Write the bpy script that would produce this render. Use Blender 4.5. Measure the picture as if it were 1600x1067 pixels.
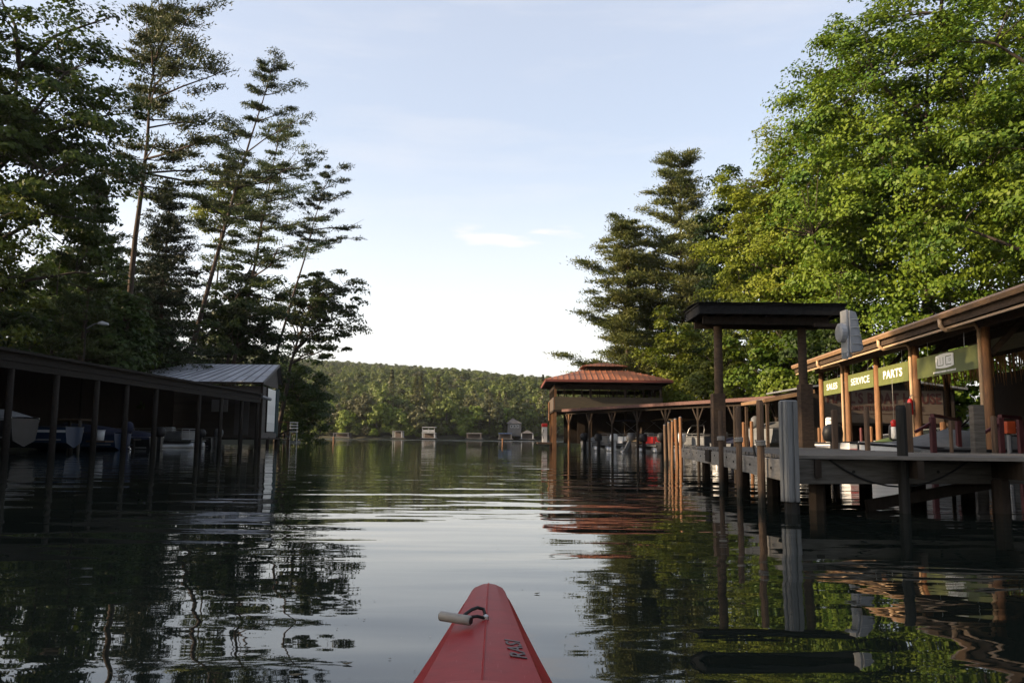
import bpy, math, random
import numpy as np
from mathutils import Vector, Matrix, Euler

for o in list(bpy.data.objects):
    bpy.data.objects.remove(o)
R = math.radians
scene = bpy.context.scene
COL = scene.collection
random.seed(4)

# ------------------------------------------------------------------ camera
CAM_Z = 0.8
PITCH, ROLL = R(6.65), R(0.6)
cam = bpy.data.cameras.new('camera')
cam.lens = 18.0
cam.sensor_width = 22.3
cam.clip_start = 0.05
cam.clip_end = 9000
camo = bpy.data.objects.new('camera', cam)
COL.objects.link(camo)
camo.location = (0, 0, CAM_Z)
camo.rotation_euler = (Matrix.Rotation(math.pi / 2 + PITCH, 3, 'X') @ Matrix.Rotation(ROLL, 3, 'Z')).to_euler()
scene.camera = camo

# ------------------------------------------------------------------ sky and sun
SUN_AZ, SUN_EL = R(-101), R(19)          # azimuth from +Y, negative = left
world = bpy.data.worlds.new('World')
scene.world = world
world.use_nodes = True
wn, wl = world.node_tree.nodes, world.node_tree.links
wn.clear()
sky = wn.new('ShaderNodeTexSky')
sky.sky_type = 'NISHITA'
sky.sun_disc = False
sky.sun_elevation = SUN_EL
sky.sun_rotation = SUN_AZ
sky.altitude = 300
sky.air_density = 1.0
sky.dust_density = 3.0
sky.ozone_density = 1.2
tc = wn.new('ShaderNodeTexCoord')
mp = wn.new('ShaderNodeMapping')
mp.inputs['Scale'].default_value = (1.3, 1.3, 9.0)
mp.inputs['Rotation'].default_value = (0.05, 0.08, 0.4)
nz = wn.new('ShaderNodeTexNoise')
nz.inputs['Scale'].default_value = 2.2
nz.inputs['Detail'].default_value = 7
nz.inputs['Roughness'].default_value = 0.62
cr = wn.new('ShaderNodeValToRGB')
cr.color_ramp.elements[0].position = 0.50
cr.color_ramp.elements[1].position = 0.86
mul = wn.new('ShaderNodeMath')
mul.operation = 'MULTIPLY_ADD'
mul.inputs[1].default_value = 0.22
mul.inputs[2].default_value = 0.36
mixc = wn.new('ShaderNodeMix')
mixc.data_type = 'RGBA'
mixc.inputs['B'].default_value = (3.3, 3.14, 3.1, 1)
bg = wn.new('ShaderNodeBackground')
bg.inputs['Strength'].default_value = 0.14
wo = wn.new('ShaderNodeOutputWorld')
wl.new(tc.outputs['Generated'], mp.inputs['Vector'])
wl.new(mp.outputs[0], nz.inputs['Vector'])
wl.new(nz.outputs['Fac'], cr.inputs['Fac'])
wl.new(cr.outputs['Color'], mul.inputs[0])
# one small bright wisp low over the lake
wdir = Vector((-0.008, 1.0, 0.248)).normalized()
dt = wn.new('ShaderNodeVectorMath')
dt.operation = 'SUBTRACT'
dt.inputs[1].default_value = wdir
sc_w = wn.new('ShaderNodeVectorMath')
sc_w.operation = 'MULTIPLY'
sc_w.inputs[1].default_value = (11.0, 0.0, 60.0)
ln_w = wn.new('ShaderNodeVectorMath')
ln_w.operation = 'LENGTH'
nw = wn.new('ShaderNodeTexNoise')
nw.inputs['Scale'].default_value = 5.0
nw.inputs['Detail'].default_value = 6
mw = wn.new('ShaderNodeMapping')
mw.inputs['Scale'].default_value = (3.0, 1.0, 16.0)
mw.inputs['Rotation'].default_value = (0, 0.12, 0)
sub_w = wn.new('ShaderNodeMath')
sub_w.operation = 'MULTIPLY_ADD'
sub_w.inputs[1].default_value = -1.0
sub_w.use_clamp = True
pw = wn.new('ShaderNodeMath')
pw.operation = 'MULTIPLY_ADD'
pw.inputs[1].default_value = 2.4
pw.inputs[2].default_value = -0.55
ad_w = wn.new('ShaderNodeMath')
ad_w.operation = 'MULTIPLY_ADD'
ad_w.inputs[1].default_value = 0.9
ad_w.use_clamp = True
wl.new(tc.outputs['Generated'], dt.inputs[0])
wl.new(dt.outputs[0], sc_w.inputs[0])
wl.new(sc_w.outputs[0], ln_w.inputs[0])
wl.new(tc.outputs['Generated'], mw.inputs['Vector'])
wl.new(mw.outputs[0], nw.inputs['Vector'])
wl.new(nw.outputs['Fac'], pw.inputs[0])
wl.new(ln_w.outputs['Value'], sub_w.inputs[0])
wl.new(pw.outputs[0], sub_w.inputs[2])
wl.new(sub_w.outputs[0], ad_w.inputs[0])
wl.new(mul.outputs[0], ad_w.inputs[2])
wl.new(ad_w.outputs[0], mixc.inputs['Factor'])
wl.new(sky.outputs[0], mixc.inputs['A'])
sepz = wn.new('ShaderNodeSeparateXYZ')
wl.new(tc.outputs['Generated'], sepz.inputs[0])
hzr = wn.new('ShaderNodeMapRange')
hzr.interpolation_type = 'SMOOTHSTEP'
hzr.inputs['From Min'].default_value = -0.02
hzr.inputs['From Max'].default_value = 0.38
hzr.inputs['To Min'].default_value = 0.68
hzr.inputs['To Max'].default_value = 0.0
wl.new(sepz.outputs['Z'], hzr.inputs['Value'])
mixh = wn.new('ShaderNodeMix')
mixh.data_type = 'RGBA'
mixh.inputs['B'].default_value = (4.1, 3.95, 3.75, 1)
wl.new(hzr.outputs[0], mixh.inputs['Factor'])
wl.new(mixc.outputs['Result'], mixh.inputs['A'])
wl.new(mixh.outputs['Result'], bg.inputs['Color'])
wl.new(bg.outputs[0], wo.inputs[0])

sun = bpy.data.lights.new('sun', 'SUN')
sun.energy = 5.0
sun.angle = R(0.6)
sun.color = (1.0, 0.76, 0.50)
suno = bpy.data.objects.new('sun', sun)
COL.objects.link(suno)
sdir = Vector((math.sin(SUN_AZ) * math.cos(SUN_EL), math.cos(SUN_AZ) * math.cos(SUN_EL), math.sin(SUN_EL)))
suno.rotation_euler = sdir.to_track_quat('Z', 'Y').to_euler()
suno.location = sdir * 200

scene.view_settings.view_transform = 'Standard'
scene.view_settings.look = 'None'
scene.view_settings.exposure = 1.22
scene.view_settings.gamma = 1.0
scene.view_settings.use_curve_mapping = False
scene.render.engine = 'CYCLES'
scene.cycles.use_denoising = True
scene.cycles.max_bounces = 8
scene.cycles.transparent_max_bounces = 8

# ------------------------------------------------------------------ materials
MATS = {}


def newmat(name):
    m = bpy.data.materials.new(name)
    m.use_nodes = True
    m.node_tree.nodes.clear()
    MATS[name] = m
    return m, m.node_tree.nodes, m.node_tree.links


def surf(name, c1, c2=None, scale=(3, 3, 3), rough=0.7, metal=0.0, detail=5, bump=0.0, stain=None, spec=0.4, noise=4.0, ramp=(0.3, 0.7), coat=0.0):
    """principled surface whose colour wanders between c1 and c2 with a stretched noise"""
    m, n, l = newmat(name)
    out = n.new('ShaderNodeOutputMaterial')
    b = n.new('ShaderNodeBsdfPrincipled')
    b.inputs['Roughness'].default_value = rough
    b.inputs['Metallic'].default_value = metal
    b.inputs['Specular IOR Level'].default_value = spec
    b.inputs['Coat Weight'].default_value = coat
    l.new(b.outputs[0], out.inputs[0])
    c2 = c2 or tuple(c * 0.7 for c in c1)
    geo = n.new('ShaderNodeNewGeometry')
    mp_ = n.new('ShaderNodeMapping')
    mp_.inputs['Scale'].default_value = scale
    nz_ = n.new('ShaderNodeTexNoise')
    nz_.inputs['Scale'].default_value = noise
    nz_.inputs['Detail'].default_value = detail
    nz_.inputs['Roughness'].default_value = 0.6
    rp = n.new('ShaderNodeValToRGB')
    rp.color_ramp.elements[0].position = ramp[0]
    rp.color_ramp.elements[1].position = ramp[1]
    rp.color_ramp.elements[0].color = (*c1, 1)
    rp.color_ramp.elements[1].color = (*c2, 1)
    l.new(geo.outputs['Position'], mp_.inputs['Vector'])
    l.new(mp_.outputs[0], nz_.inputs['Vector'])
    l.new(nz_.outputs['Fac'], rp.inputs['Fac'])
    # piece to piece variation
    hs = n.new('ShaderNodeHueSaturation')
    oi = n.new('ShaderNodeObjectInfo')
    mr = n.new('ShaderNodeMapRange')
    mr.inputs['To Min'].default_value = 0.82
    mr.inputs['To Max'].default_value = 1.15
    l.new(oi.outputs['Random'], mr.inputs['Value'])
    l.new(mr.outputs[0], hs.inputs['Value'])
    l.new(rp.outputs['Color'], hs.inputs['Color'])
    colsock = hs.outputs[0]
    if stain:      # waterline stain: dark wet wood up to a ragged height
        sx = n.new('ShaderNodeSeparateXYZ')
        l.new(geo.outputs['Position'], sx.inputs[0])
        n2 = n.new('ShaderNodeTexNoise')
        n2.inputs['Scale'].default_value = 9
        ma = n.new('ShaderNodeMath')
        ma.operation = 'MULTIPLY_ADD'
        ma.inputs[1].default_value = -0.16
        l.new(n2.outputs['Fac'], ma.inputs[0])
        l.new(sx.outputs['Z'], ma.inputs[2])
        mr2 = n.new('ShaderNodeMapRange')
        mr2.inputs['From Min'].default_value = stain - 0.14
        mr2.inputs['From Max'].default_value = stain - 0.04
        l.new(ma.outputs[0], mr2.inputs['Value'])
        mx = n.new('ShaderNodeMix')
        mx.data_type = 'RGBA'
        mx.inputs['A'].default_value = (0.022, 0.02, 0.014, 1)
        l.new(mr2.outputs[0], mx.inputs['Factor'])
        l.new(colsock, mx.inputs['B'])
        colsock = mx.outputs['Result']
    l.new(colsock, b.inputs['Base Color'])
    if bump:
        bp = n.new('ShaderNodeBump')
        bp.inputs['Strength'].default_value = 0.6
        bp.inputs['Distance'].default_value = bump
        l.new(nz_.outputs['Fac'], bp.inputs['Height'])
        l.new(bp.outputs[0], b.inputs['Normal'])
    return m


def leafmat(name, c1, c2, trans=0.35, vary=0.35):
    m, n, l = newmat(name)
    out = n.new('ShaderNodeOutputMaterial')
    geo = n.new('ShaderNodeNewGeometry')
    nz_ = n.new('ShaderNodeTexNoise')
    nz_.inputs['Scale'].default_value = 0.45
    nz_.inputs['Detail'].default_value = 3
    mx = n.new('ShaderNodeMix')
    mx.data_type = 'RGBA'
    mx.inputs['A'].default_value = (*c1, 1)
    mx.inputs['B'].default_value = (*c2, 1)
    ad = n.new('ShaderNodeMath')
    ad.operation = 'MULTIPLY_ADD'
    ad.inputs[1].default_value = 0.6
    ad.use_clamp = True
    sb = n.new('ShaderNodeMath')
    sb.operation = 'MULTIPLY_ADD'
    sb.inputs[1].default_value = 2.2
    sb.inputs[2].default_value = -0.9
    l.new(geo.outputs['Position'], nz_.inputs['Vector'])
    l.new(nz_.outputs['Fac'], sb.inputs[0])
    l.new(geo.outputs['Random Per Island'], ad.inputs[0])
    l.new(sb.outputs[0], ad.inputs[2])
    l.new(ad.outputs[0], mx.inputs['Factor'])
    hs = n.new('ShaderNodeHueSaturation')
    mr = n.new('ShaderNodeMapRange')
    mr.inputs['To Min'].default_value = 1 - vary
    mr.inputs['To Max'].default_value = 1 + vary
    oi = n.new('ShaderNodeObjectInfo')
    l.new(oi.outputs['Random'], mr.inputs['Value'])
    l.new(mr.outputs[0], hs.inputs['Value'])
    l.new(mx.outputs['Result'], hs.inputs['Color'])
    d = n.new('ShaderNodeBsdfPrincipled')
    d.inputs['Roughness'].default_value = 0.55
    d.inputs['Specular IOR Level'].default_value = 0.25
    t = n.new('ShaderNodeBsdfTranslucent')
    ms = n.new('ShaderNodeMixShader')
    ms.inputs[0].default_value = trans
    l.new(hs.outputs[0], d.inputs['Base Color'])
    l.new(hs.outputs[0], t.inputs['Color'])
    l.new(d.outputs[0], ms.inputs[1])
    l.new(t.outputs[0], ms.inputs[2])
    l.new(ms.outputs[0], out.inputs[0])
    return m


surf('deck_wood', (0.17, 0.155, 0.135), (0.085, 0.075, 0.065), (0.6, 6, 6), 0.75, bump=0.004)
surf('fascia_wood', (0.125, 0.115, 0.10), (0.06, 0.052, 0.044), (0.8, 0.8, 9), 0.8, bump=0.004, spec=0.12)
surf('piling_wood', (0.13, 0.082, 0.05), (0.06, 0.036, 0.022), (9, 9, 0.8), 0.8, bump=0.006, stain=0.16)
surf('grey_post', (0.20, 0.205, 0.21), (0.11, 0.115, 0.115), (14, 14, 0.7), 0.6, bump=0.004, stain=0.14)
surf('black_post', (0.03, 0.029, 0.027), (0.015, 0.0145, 0.013), (9, 9, 0.8), 0.7, bump=0.006, spec=0.12)
surf('tan_post', (0.22, 0.105, 0.042), (0.10, 0.046, 0.02), (9, 9, 0.7), 0.75, bump=0.004)  # brighter wood for the sunlit posts, sunlight put into the colour
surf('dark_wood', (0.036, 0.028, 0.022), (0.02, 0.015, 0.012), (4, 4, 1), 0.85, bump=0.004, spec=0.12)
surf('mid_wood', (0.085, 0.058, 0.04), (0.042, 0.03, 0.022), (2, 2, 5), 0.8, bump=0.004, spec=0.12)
surf('tar_roof', (0.020, 0.020, 0.021), (0.010, 0.010, 0.0105), (3, 3, 3), 0.85, bump=0.01, spec=0.12)
surf('gutter_tan', (0.27, 0.165, 0.085), (0.18, 0.108, 0.058), (1, 1, 3), 0.45)
surf('downspout_tan', (0.50, 0.34, 0.20), (0.40, 0.27, 0.16), (3, 3, 1), 0.45)
surf('shop_roof', (0.17, 0.15, 0.13), (0.10, 0.085, 0.075), (1, 1, 1), 0.6)
surf('sign_green', (0.125, 0.142, 0.040), (0.095, 0.110, 0.031), (1.2, 1.2, 1.2), 0.5)
surf('white_paint', (0.78, 0.77, 0.74), (0.68, 0.67, 0.64), (2, 2, 2), 0.4)
surf('shade_white', (0.36, 0.37, 0.38), (0.28, 0.29, 0.30), (2, 2, 2), 0.5)
surf('grey_metal', (0.17, 0.175, 0.185), (0.13, 0.135, 0.145), (2, 2, 2), 0.5, metal=0.2)
surf('steel', (0.55, 0.55, 0.55), (0.42, 0.42, 0.43), (3, 3, 3), 0.35, metal=0.9)
surf('tin_roof', (0.22, 0.235, 0.25), (0.13, 0.14, 0.15), (2.2, 2.2, 2.2), 0.5, metal=0.15)
surf('red_roof', (0.31, 0.115, 0.05), (0.21, 0.078, 0.036), (1.0, 1.0, 1.0), 0.55, ramp=(0.25, 0.8))
surf('red_trim', (0.16, 0.04, 0.03), (0.10, 0.028, 0.02), (2, 2, 2), 0.6)
surf('maroon_roof', (0.115, 0.055, 0.045), (0.07, 0.036, 0.03), (1.5, 1.5, 1.5), 0.7)
surf('red_steel', (0.085, 0.016, 0.018), (0.05, 0.011, 0.012), (4, 4, 1), 0.55)
surf('red_paint', (0.55, 0.03, 0.025), (0.45, 0.02, 0.02), (3, 3, 3), 0.35)
surf('orange_paint', (0.42, 0.07, 0.02), (0.33, 0.05, 0.015), (3, 3, 3), 0.4)
surf('tan_board', (0.10, 0.075, 0.055), (0.075, 0.056, 0.04), (1, 1, 4), 0.7)
surf('rust_letters', (0.05, 0.014, 0.010), (0.036, 0.010, 0.008), (3, 3, 3), 0.7)
surf('thatch', (0.24, 0.13, 0.055), (0.12, 0.062, 0.028), (9, 9, 1.0), 0.9, bump=0.01)
surf('siding_brown', (0.06, 0.05, 0.044), (0.038, 0.031, 0.027), (0.5, 0.5, 7), 0.8, bump=0.003)
surf('siding_grey', (0.10, 0.095, 0.095), (0.075, 0.072, 0.072), (0.5, 0.5, 7), 0.7)
surf('olive_wall', (0.06, 0.05, 0.032), (0.04, 0.033, 0.022), (0.6, 0.6, 5), 0.8)
surf('teal_trim', (0.03, 0.07, 0.075), (0.022, 0.05, 0.055), (3, 3, 3), 0.6)
surf('gelcoat', (0.80, 0.80, 0.78), (0.72, 0.72, 0.71), (1, 1, 1), 0.45, coat=0.05, spec=0.2)
surf('gelcoat_blue', (0.014, 0.03, 0.065), (0.010, 0.022, 0.05), (1, 1, 1), 0.45, coat=0.05, spec=0.2)
surf('gelcoat_grey', (0.14, 0.145, 0.15), (0.10, 0.105, 0.11), (1, 1, 1), 0.45, coat=0.05, spec=0.2)
surf('gelcoat_black', (0.022, 0.022, 0.024), (0.015, 0.015, 0.016), (1, 1, 1), 0.45, coat=0.05, spec=0.2)
surf('canvas_blue', (0.02, 0.025, 0.055), (0.014, 0.018, 0.04), (2, 2, 2), 0.85)
surf('canvas_grey', (0.17, 0.175, 0.18), (0.13, 0.135, 0.14), (1.5, 1.5, 1.5), 0.8)
surf('canvas_tan', (0.30, 0.22, 0.13), (0.24, 0.17, 0.10), (1.5, 1.5, 1.5), 0.85)
surf('canvas_green', (0.10, 0.15, 0.05), (0.07, 0.11, 0.035), (1.5, 1.5, 1.5), 0.85)
surf('black_plastic', (0.02, 0.02, 0.021), (0.014, 0.014, 0.015), (2, 2, 2), 0.4)
surf('aluminium', (0.30, 0.305, 0.31), (0.22, 0.225, 0.23), (1, 1, 4), 0.38, metal=0.75)
surf('bark', (0.055, 0.041, 0.031), (0.026, 0.02, 0.015), (6, 6, 1.2), 0.9, bump=0.02)
surf('bark_pine', (0.060, 0.040, 0.029), (0.028, 0.019, 0.014), (5, 5, 1.5), 0.9, bump=0.02)
surf('soil', (0.035, 0.03, 0.018), (0.016, 0.022, 0.009), (0.4, 0.4, 0.4), 0.95, bump=0.03)
surf('kayak_red', (0.26, 0.010, 0.011), (0.20, 0.008, 0.009), (2.5, 2.5, 2.5), 0.46, bump=0.0012, noise=7, spec=0.10)
# scuffs along the kayak's deck
_m = MATS['kayak_red']
_n, _l = _m.node_tree.nodes, _m.node_tree.links
_b = [q for q in _n if q.type == 'BSDF_PRINCIPLED'][0]
_src = _b.inputs['Base Color'].links[0].from_socket
_g = _n.new('ShaderNodeNewGeometry')
_mp = _n.new('ShaderNodeMapping')
_mp.inputs['Scale'].default_value = (260, 16, 40)
_mp.inputs['Rotation'].default_value = (0, 0, 0.35)
_nz = _n.new('ShaderNodeTexNoise')
_nz.inputs['Scale'].default_value = 1.0
_nz.inputs['Detail'].default_value = 3
_rp = _n.new('ShaderNodeValToRGB')
_rp.color_ramp.elements[0].position = 0.66
_rp.color_ramp.elements[1].position = 0.74
_k = _n.new('ShaderNodeMath')
_k.operation = 'MULTIPLY'
_k.inputs[1].default_value = 0.35
_mx = _n.new('ShaderNodeMix')
_mx.data_type = 'RGBA'
_mx.inputs['B'].default_value = (0.42, 0.13, 0.12, 1)
_l.new(_g.outputs['Position'], _mp.inputs['Vector'])
_l.new(_mp.outputs[0], _nz.inputs['Vector'])
_l.new(_nz.outputs['Fac'], _rp.inputs['Fac'])
_l.new(_rp.outputs['Color'], _k.inputs[0])
_l.new(_k.outputs[0], _mx.inputs['Factor'])
_l.new(_src, _mx.inputs['A'])
_l.new(_mx.outputs['Result'], _b.inputs['Base Color'])
surf('kayak_print', (0.055, 0.03, 0.032), (0.04, 0.024, 0.025), (8, 8, 8), 0.5)
surf('pvc', (0.25, 0.235, 0.21), (0.19, 0.175, 0.155), (9, 9, 9), 0.5)
surf('rope_black', (0.02, 0.02, 0.02), (0.012, 0.012, 0.012), (30, 30, 30), 0.9)
surf('far_white', (0.36, 0.36, 0.35), (0.28, 0.28, 0.27), (0.4, 0.4, 0.4), 0.6)
surf('far_grey', (0.11, 0.105, 0.10), (0.08, 0.075, 0.07), (0.4, 0.4, 0.4), 0.7)
surf('far_brown', (0.12, 0.09, 0.07), (0.08, 0.06, 0.05), (0.4, 0.4, 0.4), 0.8)
surf('far_blue', (0.05, 0.09, 0.2), (0.04, 0.07, 0.16), (0.4, 0.4, 0.4), 0.7)
surf('far_shingle', (0.16, 0.15, 0.14), (0.11, 0.10, 0.10), (0.4, 0.4, 0.4), 0.8)
surf('glass_dark', (0.02, 0.025, 0.03), (0.015, 0.018, 0.022), (1, 1, 1), 0.08, spec=0.6)
surf('boathouse_tin', (0.38, 0.40, 0.45), (0.25, 0.265, 0.30), (2.2, 2.2, 2.2), 0.5)
surf('fascia_pale', (0.27, 0.25, 0.22), (0.15, 0.135, 0.115), (1.2, 1.2, 9), 0.8, bump=0.004)  # weathered left fascia, light from the left sky put into its colour
surf('thatch_dark', (0.06, 0.035, 0.018), (0.03, 0.018, 0.01), (3, 3, 3), 0.9)
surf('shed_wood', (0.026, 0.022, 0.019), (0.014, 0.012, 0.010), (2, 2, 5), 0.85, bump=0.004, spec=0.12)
surf('floodlight_grey', (0.34, 0.355, 0.38), (0.27, 0.285, 0.305), (2, 2, 2), 0.45)
surf('driftleaf', (0.07, 0.05, 0.02), (0.04, 0.035, 0.015), (5, 5, 5), 0.7)

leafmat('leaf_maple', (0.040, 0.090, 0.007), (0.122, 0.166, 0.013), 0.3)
leafmat('leaf_left', (0.013, 0.029, 0.004), (0.050, 0.074, 0.008), 0.36)  # left-bank leaves darkened, their backlit shade put into the colour
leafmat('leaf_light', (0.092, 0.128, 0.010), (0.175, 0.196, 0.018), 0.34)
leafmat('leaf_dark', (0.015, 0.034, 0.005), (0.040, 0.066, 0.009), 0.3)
leafmat('needle_pine', (0.034, 0.058, 0.015), (0.068, 0.086, 0.022), 0.2)
leafmat('needle_green', (0.075, 0.105, 0.024), (0.150, 0.152, 0.038), 0.25)
leafmat('needle_warm', (0.038, 0.056, 0.015), (0.080, 0.084, 0.022), 0.2)
leafmat('needle_hemlock', (0.014, 0.026, 0.009), (0.028, 0.040, 0.012), 0.15)
leafmat('leaf_far_a', (0.060, 0.085, 0.016), (0.095, 0.115, 0.022), 0.25, 0.45)
leafmat('leaf_far_b', (0.10, 0.15, 0.018), (0.15, 0.19, 0.026), 0.3, 0.35)
leafmat('leaf_far_c', (0.050, 0.056, 0.020), (0.068, 0.068, 0.026), 0.2, 0.4)

# water
m, n, l = newmat('water')
out = n.new('ShaderNodeOutputMaterial')
b = n.new('ShaderNodeBsdfPrincipled')
b.inputs['Base Color'].default_value = (0.008, 0.011, 0.009, 1)
b.inputs['IOR'].default_value = 1.333
b.inputs['Specular IOR Level'].default_value = 0.5
geo = n.new('ShaderNodeNewGeometry')
sx = n.new('ShaderNodeSeparateXYZ')
l.new(geo.outputs['Position'], sx.inputs[0])


def wave(scale, rot, amp, detail=2.0, dist=0.0):
    a = n.new('ShaderNodeMapping')
    a.inputs['Scale'].default_value = scale
    a.inputs['Rotation'].default_value = (0, 0, rot)
    t = n.new('ShaderNodeTexNoise')
    t.inputs['Scale'].default_value = 1.0
    t.inputs['Detail'].default_value = detail
    t.inputs['Roughness'].default_value = 0.45
    t.inputs['Distortion'].default_value = dist
    l.new(geo.outputs['Position'], a.inputs['Vector'])
    l.new(a.outputs[0], t.inputs['Vector'])
    k = n.new('ShaderNodeMath')
    k.operation = 'MULTIPLY'
    k.inputs[1].default_value = amp
    l.new(t.outputs['Fac'], k.inputs[0])
    return k.outputs[0]


def mrange(sock, a, bb, c, d):
    q = n.new('ShaderNodeMapRange')
    q.interpolation_type = 'SMOOTHSTEP'
    q.inputs['From Min'].default_value = a
    q.inputs['From Max'].default_value = bb
    q.inputs['To Min'].default_value = c
    q.inputs['To Max'].default_value = d
    l.new(sock, q.inputs['Value'])
    return q.outputs[0]


def mth(op, a, bb):
    q = n.new('ShaderNodeMath')
    q.operation = op
    for i, s in enumerate((a, bb)):
        if isinstance(s, (int, float)):
            q.inputs[i].default_value = s
        else:
            l.new(s, q.inputs[i])
    return q.outputs[0]


# long low swell, shorter crossing ripples, patches of breeze
swell = wave((0.45, 1.3, 1), 0.10, 0.016, 1.0)
ripple = wave((1.3, 4.2, 1), -0.12, 0.0042, 2.0, 0.3)
fine = wave((4.0, 9.0, 1), 0.2, 0.0005, 1.0)
patch = wave((0.05, 0.16, 1), 0.15, 1.0, 2.0)
gust = mrange(patch, 0.42, 0.62, 0.2, 1.3)
h1 = mth('ADD', swell, mth('MULTIPLY', ripple, gust))
h1 = mth('ADD', h1, mth('MULTIPLY', fine, gust))
far_breeze = mrange(sx.outputs['Y'], 185.0, 205.0, 0.0, 1.0)
h2 = mth('MULTIPLY', wave((0.8, 2.0, 1), 0.1, 0.11, 2.0), far_breeze)
hh = mth('ADD', h1, h2)
bp = n.new('ShaderNodeBump')
bp.inputs['Strength'].default_value = 1.0
bp.inputs['Distance'].default_value = 1.0
l.new(hh, bp.inputs['Height'])
l.new(bp.outputs[0], b.inputs['Normal'])
l.new(mrange(sx.outputs['Y'], 185.0, 205.0, 0.012, 0.2), b.inputs['Roughness'])
l.new(b.outputs[0], out.inputs[0])


# ------------------------------------------------------------------ builders
def link(o, parent=None):
    COL.objects.link(o)
    if parent is not None:
        o.parent = parent
    return o


def tag(o, label=None, cat=None, group=None, kind=None):
    for k, v in (('label', label), ('category', cat), ('group', group), ('kind', kind)):
        if v:
            o[k] = v
    return o


def thing(name, label, cat, loc=(0, 0, 0), group=None, rz=0.0):
    o = bpy.data.objects.new(name, None)
    o.empty_display_size = 0.2
    link(o)
    o.location = loc
    o.rotation_euler = (0, 0, rz)
    return tag(o, label, cat, group)


def copy_tree(o, parent=None):
    c = o.copy()
    link(c, parent)
    for ch in list(o.children):
        copy_tree(ch, c)
    return c


class MB:
    """collects shapes given in world coordinates; org is taken off when built"""

    def __init__(self, org=(0, 0, 0)):
        self.v, self.f, self.org = [], [], Vector(org)

    def add(self, vs, fs):
        k = len(self.v)
        self.v += [tuple(Vector(p) - self.org) for p in vs]
        self.f += [tuple(i + k for i in q) for q in fs]
        return self

    def box(self, c, s, rz=0.0, M=None):
        hx, hy, hz = s[0] / 2, s[1] / 2, s[2] / 2
        M = M or Matrix.Rotation(rz, 3, 'Z')
        c = Vector(c)
        vs = [c + M @ Vector((x, y, z)) for z in (-hz, hz) for y in (-hy, hy) for x in (-hx, hx)]
        return self.add(vs, [(0, 2, 3, 1), (4, 5, 7, 6), (0, 1, 5, 4), (1, 3, 7, 5), (3, 2, 6, 7), (2, 0, 4, 6)])

    def beam(self, a, b_, w, h, up=(0, 0, 1)):
        a, b_ = Vector(a), Vector(b_)
        d = (b_ - a)
        L = d.length
        d.normalize()
        s = d.cross(Vector(up))
        if s.length < 1e-4:
            s = d.cross(Vector((0, 1, 0)))
        s.normalize()
        u = s.cross(d)
        M = Matrix((s, d, u)).transposed()
        return self.box((a + b_) / 2, (w, L, h), M=M)

    def tube(self, pts, rads, n=8, cap=True):
        pts = [Vector(p) for p in pts]
        if isinstance(rads, (int, float)):
            rads = [rads] * len(pts)
        vs, fs = [], []
        for i, p in enumerate(pts):
            d = (pts[min(i + 1, len(pts) - 1)] - pts[max(i - 1, 0)]).normalized()
            ref = Vector((0, 0, 1)) if abs(d.z) < 0.9 else Vector((1, 0, 0))
            s = d.cross(ref).normalized()
            u = s.cross(d)
            for k in range(n):
                a = 2 * math.pi * k / n
                vs.append(p + (s * math.cos(a) + u * math.sin(a)) * rads[i])
        for i in range(len(pts) - 1):
            for k in range(n):
                fs.append((i * n + k, i * n + (k + 1) % n, (i + 1) * n + (k + 1) % n, (i + 1) * n + k))
        if cap:
            fs.append(tuple(range(n - 1, -1, -1)))
            fs.append(tuple(range((len(pts) - 1) * n, len(pts) * n)))
        return self.add(vs, fs)

    def loft(self, rings, closed=True, caps=True):
        k = len(rings[0])
        vs = [p for r_ in rings for p in r_]
        fs = []
        for i in range(len(rings) - 1):
            for j in range(k if closed else k - 1):
                fs.append((i * k + j, i * k + (j + 1) % k, (i + 1) * k + (j + 1) % k, (i + 1) * k + j))
        if caps:
            fs.append(tuple(range(k - 1, -1, -1)))
            fs.append(tuple(range((len(rings) - 1) * k, len(rings) * k)))
        return self.add(vs, fs)

    def slab(self, quad, t):
        """quad (4+ points) thickened by t against its normal"""
        q = [Vector(p) for p in quad]
        nn = (q[1] - q[0]).cross(q[2] - q[0]).normalized()
        k = len(q)
        vs = q + [p - nn * t for p in q]
        fs = [tuple(range(k)), tuple(range(2 * k - 1, k - 1, -1))]
        fs += [(i, i + k, (i + 1) % k + k, (i + 1) % k) for i in range(k)]
        return self.add(vs, fs)

    def build(self, name, mat, parent=None, smooth=False, bevel=0.0, sub=0):
        me = bpy.data.meshes.new(name)
        me.from_pydata(self.v, [], self.f)
        me.materials.append(MATS[mat])
        if smooth:
            me.polygons.foreach_set('use_smooth', [True] * len(me.polygons))
        me.update()
        o = bpy.data.objects.new(name, me)
        link(o, parent)
        if parent is None and self.org.length > 0:
            o.location = self.org
        if bevel:
            md = o.modifiers.new('bevel', 'BEVEL')
            md.width = bevel
            md.segments = 2
            md.limit_method = 'ANGLE'
        if sub:
            md = o.modifiers.new('sub', 'SUBSURF')
            md.levels = md.render_levels = sub
        return o


def np_mesh(name, verts, faces_idx, k, mat, parent=None):
    """mesh from numpy arrays, faces all of k corners"""
    me = bpy.data.meshes.new(name)
    nv, nf = len(verts), len(faces_idx)
    me.vertices.add(nv)
    me.vertices.foreach_set('co', np.ascontiguousarray(verts, dtype=np.float32).ravel())
    me.loops.add(nf * k)
    me.loops.foreach_set('vertex_index', np.ascontiguousarray(faces_idx, dtype=np.int32).ravel())
    me.polygons.add(nf)
    me.polygons.foreach_set('loop_start', np.arange(0, nf * k, k, dtype=np.int32))
    me.update(calc_edges=True)
    me.materials.append(MATS[mat])
    o = bpy.data.objects.new(name, me)
    return link(o, parent)


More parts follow.
